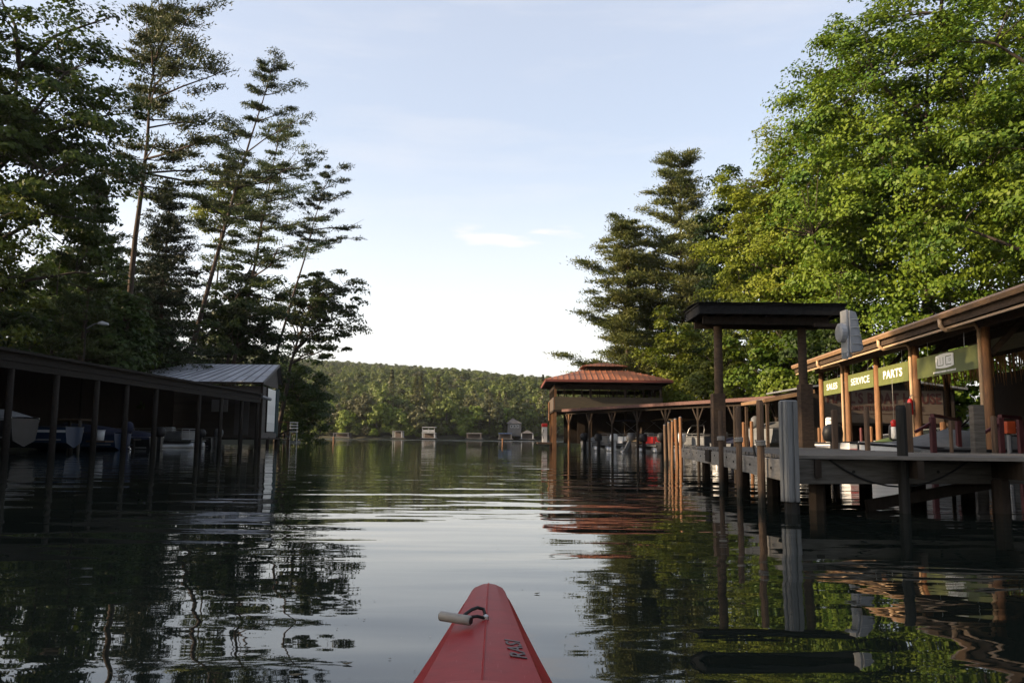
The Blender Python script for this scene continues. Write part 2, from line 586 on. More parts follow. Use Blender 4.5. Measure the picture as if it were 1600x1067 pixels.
def text_obj(name, body, size, mat, origin, xdir, ydir, parent, bold=0.012, depth=0.006, align='CENTER', org=(0, 0, 0), spacing=1.0, xs=1.0):
    cu = bpy.data.curves.new(name, 'FONT')
    cu.body = body
    cu.size = size
    cu.extrude = depth
    cu.offset = bold
    cu.align_x = align
    cu.align_y = 'CENTER'
    cu.space_character = spacing
    cu.resolution_u = 4
    tmp = bpy.data.objects.new('tmp_text', cu)
    COL.objects.link(tmp)
    dg = bpy.context.evaluated_depsgraph_get()
    me = bpy.data.meshes.new_from_object(tmp.evaluated_get(dg))
    bpy.data.objects.remove(tmp)
    bpy.data.curves.remove(cu)
    X, Y = Vector(xdir).normalized(), Vector(ydir).normalized()
    Z = X.cross(Y)
    M = Matrix((X * xs, Y, Z)).transposed().to_4x4()
    M.translation = Vector(origin) - Vector(org)
    me.transform(M)
    me.materials.clear()
    me.materials.append(MATS[mat])
    o = bpy.data.objects.new(name, me)
    return link(o, parent)


FPX = 1600 * 18 / 22.3


def along(px, A, B):
    """point of the ground line A-B that the picture column px looks at"""
    u = (px - 800) / FPX * math.cos(PITCH)
    dx, dy = B[0] - A[0], B[1] - A[1]
    t = (u * A[1] - A[0]) / (dx - u * dy)
    return A[0] + dx * t, A[1] + dy * t


# ------------------------------------------------------------------ terrain
def sstep(a, b_, x):
    t = np.clip((x - a) / (b_ - a), 0, 1)
    return t * t * (3 - 2 * t)


def ground_z(x, y):
    x = np.asarray(x, dtype=float)
    y = np.asarray(y, dtype=float)
    xl = np.where(y < 108, -25.5, -25.5 - (y - 108) * 1.6)
    dl = xl - x
    hl = -2 + 2.4 * sstep(-1.0, 1.2, dl) + np.clip(dl - 1.2, 0, 60) * 0.13 * sstep(0, 8, dl)
    xr = np.where(y < 60, 14.6, np.where(y < 74, 14.6 - (y - 60) * 0.28, 10.7))
    xr = np.where(y > 96, 10.7 + (y - 96) * 1.6, xr)
    dr = x - xr
    hr = -2 + 2.5 * sstep(-0.8, 1.0, dr) + np.clip(dr - 6, 0, 60) * 0.13 * sstep(4, 14, dr)
    sh = 264 + 6 * np.sin(x * 0.03) + 4 * np.sin(x * 0.071 + 1)
    s = y - sh
    ridge = np.clip(66 - 0.085 * x, 24, 150)
    t = np.clip(s / 830, 0, 1)
    hf = -2 + 3 * sstep(-2, 3, s) + ridge * (1 - (1 - t) ** 1.35) + 1.6 * np.sin(x * 0.035 + y * 0.02) * sstep(20, 120, s)
    hf = hf - np.clip(s - 850, 0, 900) * 0.03
    hb = -2 + 2.5 * sstep(26, 30, -y) + np.clip(-y - 30, 0, 200) * 0.06  # land behind the camera, added to carry unseen shade trees
    return np.maximum(np.maximum(hl, hr), np.maximum(hf, hb))


def gz(x, y):
    return float(ground_z(x, y))


def axis(parts):
    a = []
    for lo, hi, st in parts:
        a += list(np.arange(lo, hi, st))
    return np.array(sorted(set(a)))


gx = axis([(-2600, -400, 220), (-400, -60, 14), (-60, 60, 1.5), (60, 400, 14), (400, 2700, 220)])
gy = axis([(-2600, -200, 240), (-200, -44, 20), (-44, -20, 2), (-20, 125, 2.5), (125, 250, 12), (250, 290, 2), (290, 1160, 16), (1160, 2700, 200)])
XX, YY = np.meshgrid(gx, gy)
ZZ = ground_z(XX, YY)
V = np.stack([XX.ravel(), YY.ravel(), ZZ.ravel()], 1)
nx_, ny_ = len(gx), len(gy)
ii, jj = np.meshgrid(np.arange(nx_ - 1), np.arange(ny_ - 1))
k0 = (jj * nx_ + ii).ravel()
F = np.stack([k0, k0 + 1, k0 + nx_ + 1, k0 + nx_], 1)
g = np_mesh('ground', V, F, 4, 'soil')
g.data.polygons.foreach_set('use_smooth', [True] * len(g.data.polygons))
tag(g, 'wooded banks and lake bed under the trees', 'ground', kind='structure')

w = MB().add([(-2500, -2500, 0), (2500, -2500, 0), (2500, 2500, 0), (-2500, 2500, 0)], [(0, 1, 2, 3)]).build('water', 'water')
tag(w, 'calm dark lake channel reflecting trees and sky', 'water', kind='structure')

# ------------------------------------------------------------------ trees
def unit(a):
    return a / (np.linalg.norm(a, axis=1, keepdims=True) + 1e-9)


def leaf_quads(rng, c, nrm, L, W):
    """bent diamond leaves round the centres c"""
    k = len(c)
    t = unit(np.cross(nrm, rng.normal(size=(k, 3))))
    b_ = np.cross(nrm, t)
    s = rng.uniform(0.55, 1.4, (k, 1))
    Lh, Wh = L * s / 2, W * s / 2
    fold = nrm * (Wh * 0.35)
    v = np.stack([c + t * Lh, c + b_ * Wh + fold, c - t * Lh, c - b_ * Wh + fold], 1).reshape(-1, 3)
    f_ = np.arange(4 * k).reshape(-1, 4)
    return v, f_


def needle_tris(rng, c, d, L, W):
    k = len(c)
    s = unit(np.cross(d, rng.normal(size=(k, 3))))
    ln = L * rng.uniform(0.6, 1.25, (k, 1))
    v = np.stack([c - s * W / 2, c + s * W / 2, c + d * ln], 1).reshape(-1, 3)
    return v, np.arange(3 * k).reshape(-1, 3)


def broadleaf(name, label, base, centre, radii, n_clump, n_leaf, leaf, mat, seed, clump=1.1, trunk_r=0.28, group=None, flat=0.55, low=-0.75, shell=2.4, bark='bark', lump=1.0):
    """trunk with limbs and a crown of leaf clumps; base (x,y), centre relative to base ground"""
    rng = np.random.default_rng(seed)
    z0 = gz(*base)
    root = thing(name, label, 'tree', (base[0], base[1], z0 - 0.1), group)
    c0 = np.array(centre, float)
    rad = np.array(radii, float)
    # clump centres: mostly near an uneven crown surface
    ph = rng.uniform(0, 6.28, 6)
    cl = []
    while len(cl) < n_clump:
        d = rng.normal(size=3)
        d /= np.linalg.norm(d)
        if d[2] < low:
            continue
        az = math.atan2(d[1], d[0])
        lmp = 1 + lump * (0.16 * math.sin(3 * az + ph[0]) * math.cos(2.5 * d[2] + ph[1]) + 0.12 * math.sin(5 * az + ph[2] + 4 * d[2]) + rng.normal() * 0.07)
        r_ = rng.uniform() ** (1 / shell) * lmp
        cl.append(c0 + d * rad * r_)
    cl = np.array(cl)
    # trunk
    mb = MB()
    top = np.array([c0[0] * 0.9, c0[1] * 0.9, c0[2] + rad[2] * 0.55])
    tp = []
    for i in range(7):
        t = i / 6
        p = np.array([top[0] * t ** 1.4, top[1] * t ** 1.4, top[2] * t])
        p[:2] += rng.normal(size=2) * 0.10 * rad[0] * 0.25 * (0 < i < 6)
        tp.append(p)
    mb.tube(tp, [trunk_r * (1.25 if i == 0 else 1.0) * (1 - 0.86 * i / 6) for i in range(7)], 8)
    tp = np.array(tp)

    def on_trunk(z):
        z = np.clip(z, tp[0, 2], tp[-1, 2])
        return np.array([np.interp(z, tp[:, 2], tp[:, a]) for a in range(3)])
    # limbs towards spread-out clumps, twigs from limbs to the rest
    idx = [int(rng.integers(len(cl)))]
    dist = np.linalg.norm(cl - cl[idx[0]], axis=1)
    for _ in range(min(17, len(cl) - 1)):
        j = int(np.argmax(dist))
        idx.append(j)
        dist = np.minimum(dist, np.linalg.norm(cl - cl[j], axis=1))
    nodes = []
    for j in idx:
        e = cl[j]
        hd = np.linalg.norm(e[:2] - on_trunk(e[2])[:2])
        s = on_trunk(max(e[2] - 0.55 * hd - 0.6, c0[2] - rad[2] * 0.95, 0.15 * top[2]))
        m1 = s * 0.6 + e * 0.4 + np.array([0, 0, 0.10 * hd]) + rng.normal(size=3) * 0.2
        m2 = s * 0.25 + e * 0.75 + np.array([0, 0, 0.08 * hd]) + rng.normal(size=3) * 0.2
        mb.tube([s, m1, m2, e], [trunk_r * 0.36, trunk_r * 0.24, trunk_r * 0.14, trunk_r * 0.05], 5, False)
        nodes += [m1, m2, s * 0.45 + e * 0.55]
    nodes = np.array(nodes)
    for p in cl[::2]:
        q = nodes[np.argmin(np.linalg.norm(nodes - p, axis=1))]
        mid = (p + q) / 2 + rng.normal(size=3) * 0.12
        mb.tube([q, mid, p], [trunk_r * 0.09, trunk_r * 0.06, 0.012], 3, False)
    mb.build('trunk', bark, root, smooth=True)
    # leaves
    per = np.maximum(4, (n_leaf / n_clump * rng.uniform(0.5, 1.5, n_clump))).astype(int)
    rc = clump * rng.uniform(0.5, 1.5, n_clump)
    ci = np.repeat(np.arange(n_clump), per)
    k = len(ci)
    d = unit(rng.normal(size=(k, 3)))
    d[:, 2] = np.where(d[:, 2] < -0.35, -d[:, 2], d[:, 2])
    rr = rng.uniform(size=(k, 1)) ** 0.45
    off = d * rr * rc[ci][:, None]
    off[:, 2] *= flat
    off[:, 2] -= 0.18 * (off[:, 0] ** 2 + off[:, 1] ** 2) / rc[ci]
    c = cl[ci] + off
    outw = unit(c - c0)
    nrm = unit(d * 0.45 + outw * 0.45 + np.array([0, 0, 0.35]) + rng.normal(size=(k, 3)) * 0.38)
    v, f_ = leaf_quads(rng, c, nrm, leaf, leaf * 0.72)
    np_mesh('crown', v, f_, 4, mat, root)
    return root


def pine(name, label, base, top, crown_from, reach, n_whorl, mat, seed, trunk_r=0.3, bias=(0, 0), per_branch=480, group=None, droop=0.12, pads=6, pad_r=0.5, needle=0.30, gaps=0.12, bend=0.0, profile='white', bare=4):
    """conifer: leaning tapered trunk, whorls of limbs, flat needle pads along them; top relative to base ground"""
    rng = np.random.default_rng(seed)
    z0 = gz(*base)
    root = thing(name, label, 'tree', (base[0], base[1], z0 - 0.1), group)
    H = top[2]
    mb = MB()
    ts = np.linspace(0, 1, 10)
    tp = np.array([[top[0] * t + bend * math.sin(math.pi * t), top[1] * t, H * t] for t in ts])
    tp[1:-1, :2] += rng.normal(size=(8, 2)) * 0.06
    mb.tube(tp, [trunk_r * (1 - 0.93 * t) * (1.2 if t == 0 else 1) for t in ts], 7)

    def at(t):
        return np.array([np.interp(t, ts, tp[:, a]) for a in range(3)])
    cs, ds = [], []
    for i in range(n_whorl):
        u = (i + rng.uniform(0, 0.6)) / n_whorl
        t = crown_from + (0.99 - crown_from) * u
        if profile == 'white':
            Lw = reach * (0.16 + 0.95 * (1 - u) ** 0.75) * (0.55 + 0.45 * min(1, u * 4 + 0.3))
        else:
            Lw = reach * (0.05 + (1 - u) ** 0.85)
        nb = 5 if profile == 'white' else 7
        a0 = rng.uniform(0, 6.28)
        for k in range(nb):
            if rng.uniform() < gaps:
                continue
            az = a0 + 6.283 * k / nb + rng.normal() * 0.4
            dh = np.array([math.cos(az), math.sin(az)])
            L = Lw * rng.choice([rng.uniform(0.3, 0.7), rng.uniform(0.7, 1.35)], p=[0.3, 0.7]) * (1 + dh[0] * bias[0] + dh[1] * bias[1])
            if L < 0.25:
                continue
            s = at(t)
            rise = (0.55 * u + 0.08 - droop * (1 - u)) * L + rng.normal() * 0.06 * L
            P_ = []
            for q in (0, 0.35, 0.7, 1.0):
                z = rise * q + (0.10 * L * (q ** 2) if profile == 'white' else -0.12 * L * q * q)
                P_.append(s + np.array([dh[0] * L * q, dh[1] * L * q, z]) + rng.normal(size=3) * 0.03 * L * (q > 0))
            P_ = np.array(P_)
            mb.tube(P_, [0.018 + 0.011 * L, 0.014 + 0.008 * L, 0.012 + 0.004 * L, 0.008], 4, False)
            npad = max(2, int(round(pads * (0.35 + 0.65 * L / max(reach, 0.1)))))
            for j in range(npad):
                q = rng.uniform(0.30, 1.02) if profile == 'white' else rng.uniform(0.08, 1.02)
                pc = np.array([np.interp(q, (0, 0.35, 0.7, 1.0), P_[:, a]) for a in range(3)])
                side = np.array([-dh[1], dh[0], 0]) * rng.normal() * 0.22 * L * (1.15 - q * 0.7)
                pc = pc + side
                r_ = pad_r * rng.uniform(0.6, 1.3) * (0.55 + 0.45 * min(1, L / (0.6 * reach)))
                kk = max(6, int(per_branch / pads * rng.uniform(0.6, 1.4)))
                o_ = rng.normal(size=(kk, 3)) * np.array([r_ * 0.50, r_ * 0.50, r_ * 0.10])
                o_ += np.array([dh[0], dh[1], 0.15]) * rng.uniform(-0.6, 0.7, (kk, 1)) * r_
                cs.append(pc + o_)
                ds.append(np.array([dh[0] * 0.6, dh[1] * 0.6, 0.35]) + rng.normal(size=(kk, 3)) * 0.55)
    for i in range(bare):       # dead snags below the crown
        t = crown_from * rng.uniform(0.5, 0.98)
        az = rng.uniform(0, 6.28)
        s = at(t)
        L = reach * rng.uniform(0.25, 0.6)
        e = s + np.array([math.cos(az) * L, math.sin(az) * L, 0.1 * L])
        mb.tube([s, (s + e) / 2 + [0, 0, 0.06 * L], e], [0.03, 0.02, 0.008], 3, False)
    mb.build('trunk', 'bark_pine', root, smooth=True)
    c, d = np.concatenate(cs), unit(np.concatenate(ds))
    v, f_ = needle_tris(rng, c, d, needle, needle * 0.34)
    np_mesh('crown', v, f_, 3, mat, root)
    return root


# ---- left bank
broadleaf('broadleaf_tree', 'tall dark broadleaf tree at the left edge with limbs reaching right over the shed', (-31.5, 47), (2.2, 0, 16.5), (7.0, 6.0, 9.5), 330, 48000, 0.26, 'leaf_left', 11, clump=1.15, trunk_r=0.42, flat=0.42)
broadleaf('broadleaf_tree', 'yellow-green lower tree at the far left behind the dark shed roof', (-31, 42), (0.8, 0, 8.5), (5.2, 4.5, 5.2), 150, 20000, 0.24, 'leaf_light', 12, clump=1.0, trunk_r=0.22)
pine('pine_tree', 'tallest pine on the left, its top cut by the upper frame edge', (-26.9, 56.5), (1.35, 0, 31.6), 0.56, 5.4, 14, 'needle_warm', 21, trunk_r=0.30, bias=(0.36, -0.1), per_branch=560, pads=7, pad_r=0.70, gaps=0.20)
pine('hemlock_tree', 'dense black-green hemlock between the tallest pine and the leaning pine', (-28.4, 66), (0.1, 0, 21.4), 0.10, 4.4, 34, 'needle_hemlock', 22, trunk_r=0.26, per_branch=352, pads=8, pad_r=0.65, gaps=0.05, droop=0.30, profile='hemlock', bare=0, needle=0.26)
pine('pine_tree', 'thin young pine standing behind the far-left broadleaf tree', (-27.6, 52.5), (0.4, 0, 17.5), 0.30, 2.3, 17, 'needle_pine', 23, trunk_r=0.16, per_branch=352, pads=6, pad_r=0.5)
pine('pine_tree', 'pine leaning right with a bare bent trunk and flat-topped crown', (-31.0, 76), (7.8, 0, 36.0), 0.48, 5.0, 14, 'needle_pine', 24, trunk_r=0.31, bias=(0.5, 0), per_branch=560, pads=7, pad_r=0.68, gaps=0.20, bend=-0.35)
pine('pine_tree', 'broad layered pine just behind the leaning pine', (-28.7, 82), (4.7, 0, 32.5), 0.36, 5.8, 16, 'needle_pine', 25, trunk_r=0.26, bias=(0.35, 0), per_branch=512, pads=7, pad_r=0.8, gaps=0.22)
pine('pine_tree', 'slender pine leaning furthest right over the channel with a small tufted top', (-27.5, 88), (7.2, 0, 29.3), 0.70, 4.4, 8, 'needle_hemlock', 31, trunk_r=0.22, bias=(0.45, 0), per_branch=416, pads=6, pad_r=0.55, gaps=0.2, bare=9)
broadleaf('broadleaf_tree', 'pale green slim tree showing between the two tall left pines', (-34.5, 94), (0.8, 0, 26.0), (3.2, 3.2, 5.5), 70, 9000, 0.28, 'leaf_light', 13, clump=0.95, trunk_r=0.2)
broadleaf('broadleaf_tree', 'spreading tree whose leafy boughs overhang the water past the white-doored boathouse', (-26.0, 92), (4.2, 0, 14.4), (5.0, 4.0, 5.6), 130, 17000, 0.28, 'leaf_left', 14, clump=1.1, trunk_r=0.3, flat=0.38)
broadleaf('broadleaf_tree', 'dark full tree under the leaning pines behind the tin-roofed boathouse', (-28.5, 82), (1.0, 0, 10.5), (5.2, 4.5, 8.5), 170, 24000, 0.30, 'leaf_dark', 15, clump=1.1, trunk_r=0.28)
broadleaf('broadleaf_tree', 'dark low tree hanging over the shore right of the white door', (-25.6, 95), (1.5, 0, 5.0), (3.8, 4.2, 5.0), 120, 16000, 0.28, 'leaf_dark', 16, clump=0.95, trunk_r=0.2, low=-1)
und = [((-32, 50), (0, 0, 6.0), (4.6, 4.4, 6.0), 'leaf_dark', 'dark thicket tree behind the shed under the tallest pine'),
       ((-33.5, 60), (0, 0, 6.5), (4.2, 4.0, 6.0), 'leaf_left', 'sunlit thicket tree behind the shed right of the lamp'),
       ((-32.5, 73), (0, 0, 7.0), (5.0, 4.6, 7.0), 'leaf_dark', 'dark thicket tree rising directly behind the boathouse ridge'),
       ((-36, 67), (0, 0, 8.5), (5.0, 4.6, 7.0), 'leaf_dark', 'dark thicket tree on the slope behind the hemlock'),
       ((-27.5, 101), (0, 0, 6.0), (4.5, 4.5, 6.5), 'leaf_dark', 'dark tree at the tip of the left bank'),
       ((-38, 52), (0, 0, 8.0), (5.5, 5, 7.0), 'leaf_left', 'green tree deep in the wood behind the left shed'),
       ((-36, 80), (0, 0, 10), (5, 5, 8), 'leaf_dark', 'shaded tree deep in the wood behind the boathouse'),
       ((-43, 58), (0, 0, 7.5), (5.5, 5.5, 7.0), 'leaf_dark', 'dark tree on the upper slope behind the thin young pine'),
       ((-34, 41), (0, 0, 5.5), (4.5, 4.0, 5.5), 'leaf_dark', 'dark thicket tree low at the left frame edge'),
       ((-27.0, 55.5), (0, 0, 5.5), (2.3, 2.6, 5.5), 'leaf_dark', 'narrow dark tree hugging the foot of the tallest pine'),
       ((-29.5, 64), (0, 0, 5.0), (3.2, 3.2, 5.0), 'leaf_dark', 'black-green shrubby tree right behind the boathouse roof'),
       ((-31.5, 45), (0, 0, 4.5), (4.0, 3.6, 4.5), 'leaf_dark', 'dark shrubby tree behind the left shed under the far-left tree'),
       ((-40, 72), (0, 0, 11), (5.5, 5.5, 8.0), 'leaf_dark', 'tall dark tree high on the slope behind the leaning pine'),
       ((-41, 88), (0, 0, 12), (6, 6, 9.0), 'leaf_dark', 'tall dark tree high on the slope behind the layered pine'),
       ((-44, 48), (0, 0, 8), (6, 5.5, 7.5), 'leaf_left', 'broad tree on the upper slope at the far left'),
       ((-30.5, 88), (0, 0, 7.5), (4.5, 4.5, 7.5), 'leaf_dark', 'dark tree under the slender pine that leans over the channel')]
for i, (bs, ce, ra, mt_, lb) in enumerate(und):
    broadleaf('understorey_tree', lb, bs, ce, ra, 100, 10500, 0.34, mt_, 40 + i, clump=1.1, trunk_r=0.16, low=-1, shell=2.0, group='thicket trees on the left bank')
# shade trees standing left of the frame, where the morning sun comes from
for i, (x, y) in enumerate(((-31, -11.5), (-32.5, -1), (-30.5, 10))):
    broadleaf('broadleaf_tree', ('shade tree on the left bank behind the paddler', 'shade tree on the left bank beside the paddler', 'shade tree on the left bank next to the shed end')[i],
              (x, y), (0, 0, 13.5), (6.3, 6.3, 9.0), 110, 8500, 0.42, 'leaf_maple', 60 + i, clump=1.5, trunk_r=0.35, group='trees shading the channel')

cove = [(-21, -34, 'unseen shade tree added behind the camera, far left'), (-8, -38, 'unseen shade tree added behind the camera, left of centre'), (5, -37, 'unseen shade tree added behind the camera, centre'),  # unseen trees added round the camera to cut the ambient light
        (18, -34, 'unseen shade tree added behind the camera, right of centre'), (29, -24, 'unseen shade tree added on the right bank behind the paddler'), (33, -10, 'unseen shade tree added on the right bank beside the shop end'),
        (34, 4, 'unseen shade tree added on the right bank behind the shop'), (31, 17, 'unseen shade tree added on the right bank near the cut-off maple'), (-33, -22, 'unseen shade tree added on the left bank well behind the camera'),
        (-41, 5, 'unseen shade tree added higher on the left bank next to the shed end'), (-42, -5, 'unseen shade tree added higher on the left bank beside the paddler')]
src = [o_ for o_ in COL.objects if o_.get('group') == 'trees shading the channel']
for i, (x, y, lb) in enumerate(cove):
    c = copy_tree(src[i % 3])
    c.location = (x, y, gz(x, y) - 0.1)
    c.rotation_euler = (0, 0, i * 1.3)
    c['label'] = lb
# ---- right bank
broadleaf('maple_tree', 'largest maple with layered green boughs filling the upper right above the shop roof', (22.6, 44), (0.3, -0.3, 14.2), (8.0, 6.8, 12.0), 760, 170000, 0.19, 'leaf_maple', 71, clump=1.2, trunk_r=0.5, flat=0.58, lump=0.55, shell=3.0)
broadleaf('maple_tree', 'dark maple cut by the right frame edge behind the shop roof', (24.5, 33.5), (0.5, 0, 11.5), (6.5, 6.0, 10.0), 330, 68000, 0.20, 'leaf_maple', 72, clump=1.1, trunk_r=0.4, flat=0.42)
broadleaf('broadleaf_tree', 'yellow-green full tree rising behind the dark gantry roof', (17.6, 53), (0, 0, 11.5), (5.2, 5.0, 9.6), 350, 80000, 0.18, 'leaf_light', 73, clump=1.0, trunk_r=0.34, low=-0.95)
broadleaf('broadleaf_tree', 'dark rounded tree with a notched top beside the highest right-hand pine', (18.8, 64), (0, 0, 15.2), (4.2, 4.2, 6.8), 170, 26000, 0.27, 'leaf_dark', 74, clump=1.05, trunk_r=0.3)
broadleaf('broadleaf_tree', 'medium green tree between the yellow-green tree and the largest maple', (20.5, 50), (0, 0, 12.5), (5.0, 5.0, 8.5), 230, 42000, 0.21, 'leaf_maple', 75, clump=1.05, trunk_r=0.3)
pine('pine_tree', 'highest pine on the right with an open feathery top', (16.3, 78), (-0.2, 0, 28.2), 0.12, 5.8, 32, 'needle_green', 81, trunk_r=0.34, bias=(-0.2, -0.1), per_branch=900, pads=10, pad_r=0.85, gaps=0.12, droop=0.05)
pine('pine_tree', 'shorter pine with long drooping boughs reaching left above the red roof', (11.0, 77), (-0.2, 0, 22.0), 0.06, 4.7, 27, 'needle_green', 82, trunk_r=0.28, bias=(-0.2, 0), per_branch=900, pads=10, pad_r=0.85, gaps=0.12, droop=0.10)
pine('pine_tree', 'slim pine tucked behind the highest right-hand pine', (19.2, 82), (0.3, 0, 22.5), 0.2, 4.4, 22, 'needle_pine', 83, trunk_r=0.24, per_branch=448, pads=7, pad_r=0.7)
pine('pine_tree', 'lower pine filling the gap between the two big right-hand pines', (13.6, 81), (0, 0, 18.5), 0.08, 5.0, 22, 'needle_pine', 84, trunk_r=0.22, per_branch=700, pads=9, pad_r=0.8)
undr = [((15.8, 48), (0, 0, 4.6), (3.2, 3.2, 3.8), 'leaf_maple', 'bushy tree close behind the maroon shed roof under the gantry'),
        ((14.8, 58), (0, 0, 5.4), (3.2, 3.2, 4.6), 'leaf_light', 'bright bushy tree right of the red-roofed pavilion'),
        ((13.2, 69), (0, 0, 5.5), (3.4, 3.4, 5.0), 'leaf_light', 'bright leafy bough hanging over the end of the red roof'),
        ((18.5, 45), (0, 0, 4.6), (3.4, 3.4, 4.0), 'leaf_dark', 'dark bushy tree behind the painted boathouse wall'),
        ((22, 41), (0, 0, 5.0), (4.0, 3.6, 4.2), 'leaf_maple', 'green bushy tree over the roof of the painted wall'),
        ((17, 71), (0, 0, 6.5), (4.0, 4.0, 5.6), 'leaf_dark', 'shaded bushy tree between the pines and the yellow-green tree')]
for i, (bs, ce, ra, mt_, lb) in enumerate(undr):
    broadleaf('understorey_tree', lb, bs, ce, ra, 110, 17000, 0.24, mt_, 90 + i, clump=0.9, trunk_r=0.14, low=-1, shell=2.0, group='bushy trees on the right bank')

#PART2
# ------------------------------------------------------------------ dock in front of the shop
DZ = 0.64                                   # deck top
A0, A1 = Vector((3.10, 9.40, 0)), Vector((4.34, 20.9, 0))       # outer long edge
fd = (A1 - A0).normalized()
fn = Vector((fd.y, -fd.x, 0))
W_F = 2.95                                  # width of the long arm
B1 = Vector((14.5, 11.75, 0))               # far right end of the front edge
bd = (B1 - A0).normalized()
bn = Vector((-bd.y, bd.x, 0))
W_B = 2.5
dock = thing('boat_dock', 'weathered grey plank dock with pilings at the right in front of the shop', 'dock', A0)
pl = bpy.data.meshes.new('plank')


def plank_mesh(name, L, w_, t_):
    q = MB().box((0, 0, 0), (L, w_, t_))
    me = bpy.data.meshes.new(name)
    me.from_pydata(q.v, [], q.f)
    me.materials.append(MATS['deck_wood'])
    return me


rng = random.Random(8)
pm = plank_mesh('plank', W_F, 0.138, 0.04)
nP = int((A1 - A0).length / 0.147)
for i in range(nP):
    c = A0 + fd * (0.08 + 0.147 * i) + fn * (W_F / 2 + rng.uniform(-0.012, 0.012))
    o = link(bpy.data.objects.new('plank', pm), dock)
    o.location = (c.x - A0.x, c.y - A0.y, DZ - 0.02 + rng.uniform(-0.003, 0.003))
    o.rotation_euler = (0, 0, math.atan2(fn.y, fn.x) + rng.uniform(-0.004, 0.004))
pm2 = plank_mesh('plank', W_B, 0.138, 0.04)
L_B = (B1 - A0).length
nQ = int((L_B - W_F - 0.1) / 0.147)
for i in range(nQ):
    c = A0 + bd * (W_F + 0.16 + 0.147 * i) + bn * (W_B / 2 + 0.03 + rng.uniform(-0.012, 0.012))
    o = link(bpy.data.objects.new('plank', pm2), dock)
    o.location = (c.x - A0.x, c.y - A0.y, DZ - 0.02 + rng.uniform(-0.003, 0.003))
    o.rotation_euler = (0, 0, math.atan2(bn.y, bn.x) + rng.uniform(-0.004, 0.004))


def fascia(a, b_, zt, h, t_, mat, n=1, parent=dock, org=A0, name='fascia_board'):
    a, b_ = Vector(a), Vector(b_)
    d = (b_ - a) / n
    for i in range(n):
        p, q = a + d * i + d.normalized() * 0.004, a + d * (i + 1) - d.normalized() * 0.004
        zz = zt - h / 2 + rng.uniform(-0.004, 0.004)
        MB(org).beam((p.x, p.y, zz), (q.x, q.y, zz), t_, h).build(name, mat, parent, bevel=0.006)


off = -0.035
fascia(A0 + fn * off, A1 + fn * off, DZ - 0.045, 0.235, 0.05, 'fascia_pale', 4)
fascia(A0 + bn * off - bd * 0.06, B1 + bn * off, DZ - 0.045, 0.275, 0.05, 'fascia_wood', 3)
fascia(A1 + fd * 0.04, A1 + fn * W_F + fd * 0.04, DZ - 0.045, 0.235, 0.05, 'fascia_wood', 1)
I0 = A0 + fd * (W_B + 0.7) + fn * (W_F + 0.035)
fascia(I0, A1 + fn * (W_F + 0.035), DZ - 0.045, 0.235, 0.05, 'fascia_wood', 3)
J0 = A0 + bd * (W_F + 0.25) + bn * (W_B + 0.1)
fascia(J0, B1 + bn * (W_B + 0.1), DZ - 0.045, 0.235, 0.05, 'fascia_wood', 3)
# edge rail board lying along the front, and joists under the deck
for i, k in enumerate((0.35, 1.45, 2.55)):
    MB(A0).beam((A0 + fn * k) + Vector((0, 0, DZ - 0.145)), (A1 + fn * k) + Vector((0, 0, DZ - 0.145)), 0.07, 0.2).build('joist', 'dark_wood', dock)
for i, k in enumerate((0.5, 1.5, 2.3)):
    MB(A0).beam((A0 + bd * 3.1 + bn * k) + Vector((0, 0, DZ - 0.145)), (B1 + bn * k) + Vector((0, 0, DZ - 0.145)), 0.07, 0.2).build('joist', 'dark_wood', dock)


def piling(p, ztop, r_, mat, parent, org, square=False, lean=(0, 0), n_=9, zb=-1.6):
    mb = MB(org)
    if square:
        mb.beam((p[0] - lean[0], p[1] - lean[1], zb), (p[0], p[1], ztop), 2 * r_, 2 * r_, up=(0.1, 1, 0))
    else:
        pts = [(p[0] - lean[0] * (1 - t), p[1] - lean[1] * (1 - t), zb + (ztop - zb) * t) for t in (0, 0.35, 0.7, 0.985, 1)]
        mb.tube(pts, [r_ * 1.1, r_ * 1.06, r_ * 1.0, r_ * 0.95, r_ * 0.8], n_)
    return mb.build('piling', mat, parent, smooth=False, bevel=0.008 if square else 0)


# outer row of slim pilings
for px, zt, r_ in ((1128, 1.28, 0.040), (1156, 1.28, 0.042), (1190, 1.29, 0.046)):
    x, y = along(px, A0 - fn * 0.14, A1 - fn * 0.14)
    piling((x, y), zt, r_, 'piling_wood', dock, A0, lean=(0.0, 0.0))
# inner row standing behind the deck
for px, y_, zt, r_, m_ in ((1306.5, 17.6, 1.46, 0.055, 'piling_wood'), (1357, 15.3, 1.44, 0.05, 'piling_wood'), (1422, 13.35, 1.43, 0.05, 'piling_wood'),
                           (1488, 12.9, 1.14, 0.03, 'piling_wood'), (1530, 13.3, 1.40, 0.085, 'fascia_wood'), (1556, 13.6, 1.24, 0.05, 'piling_wood')):
    x = (px - 800) / FPX * y_ * math.cos(PITCH)
    piling((x, y_), zt, r_, m_, dock, A0, square=(m_ == 'fascia_wood' or px in (1306.5, 1422)))
# black front post
x, y = along(1411, A0 - bn * 0.17, B1 - bn * 0.17)
piling((x, y), 1.22, 0.062, 'black_post', dock, A0, n_=8)
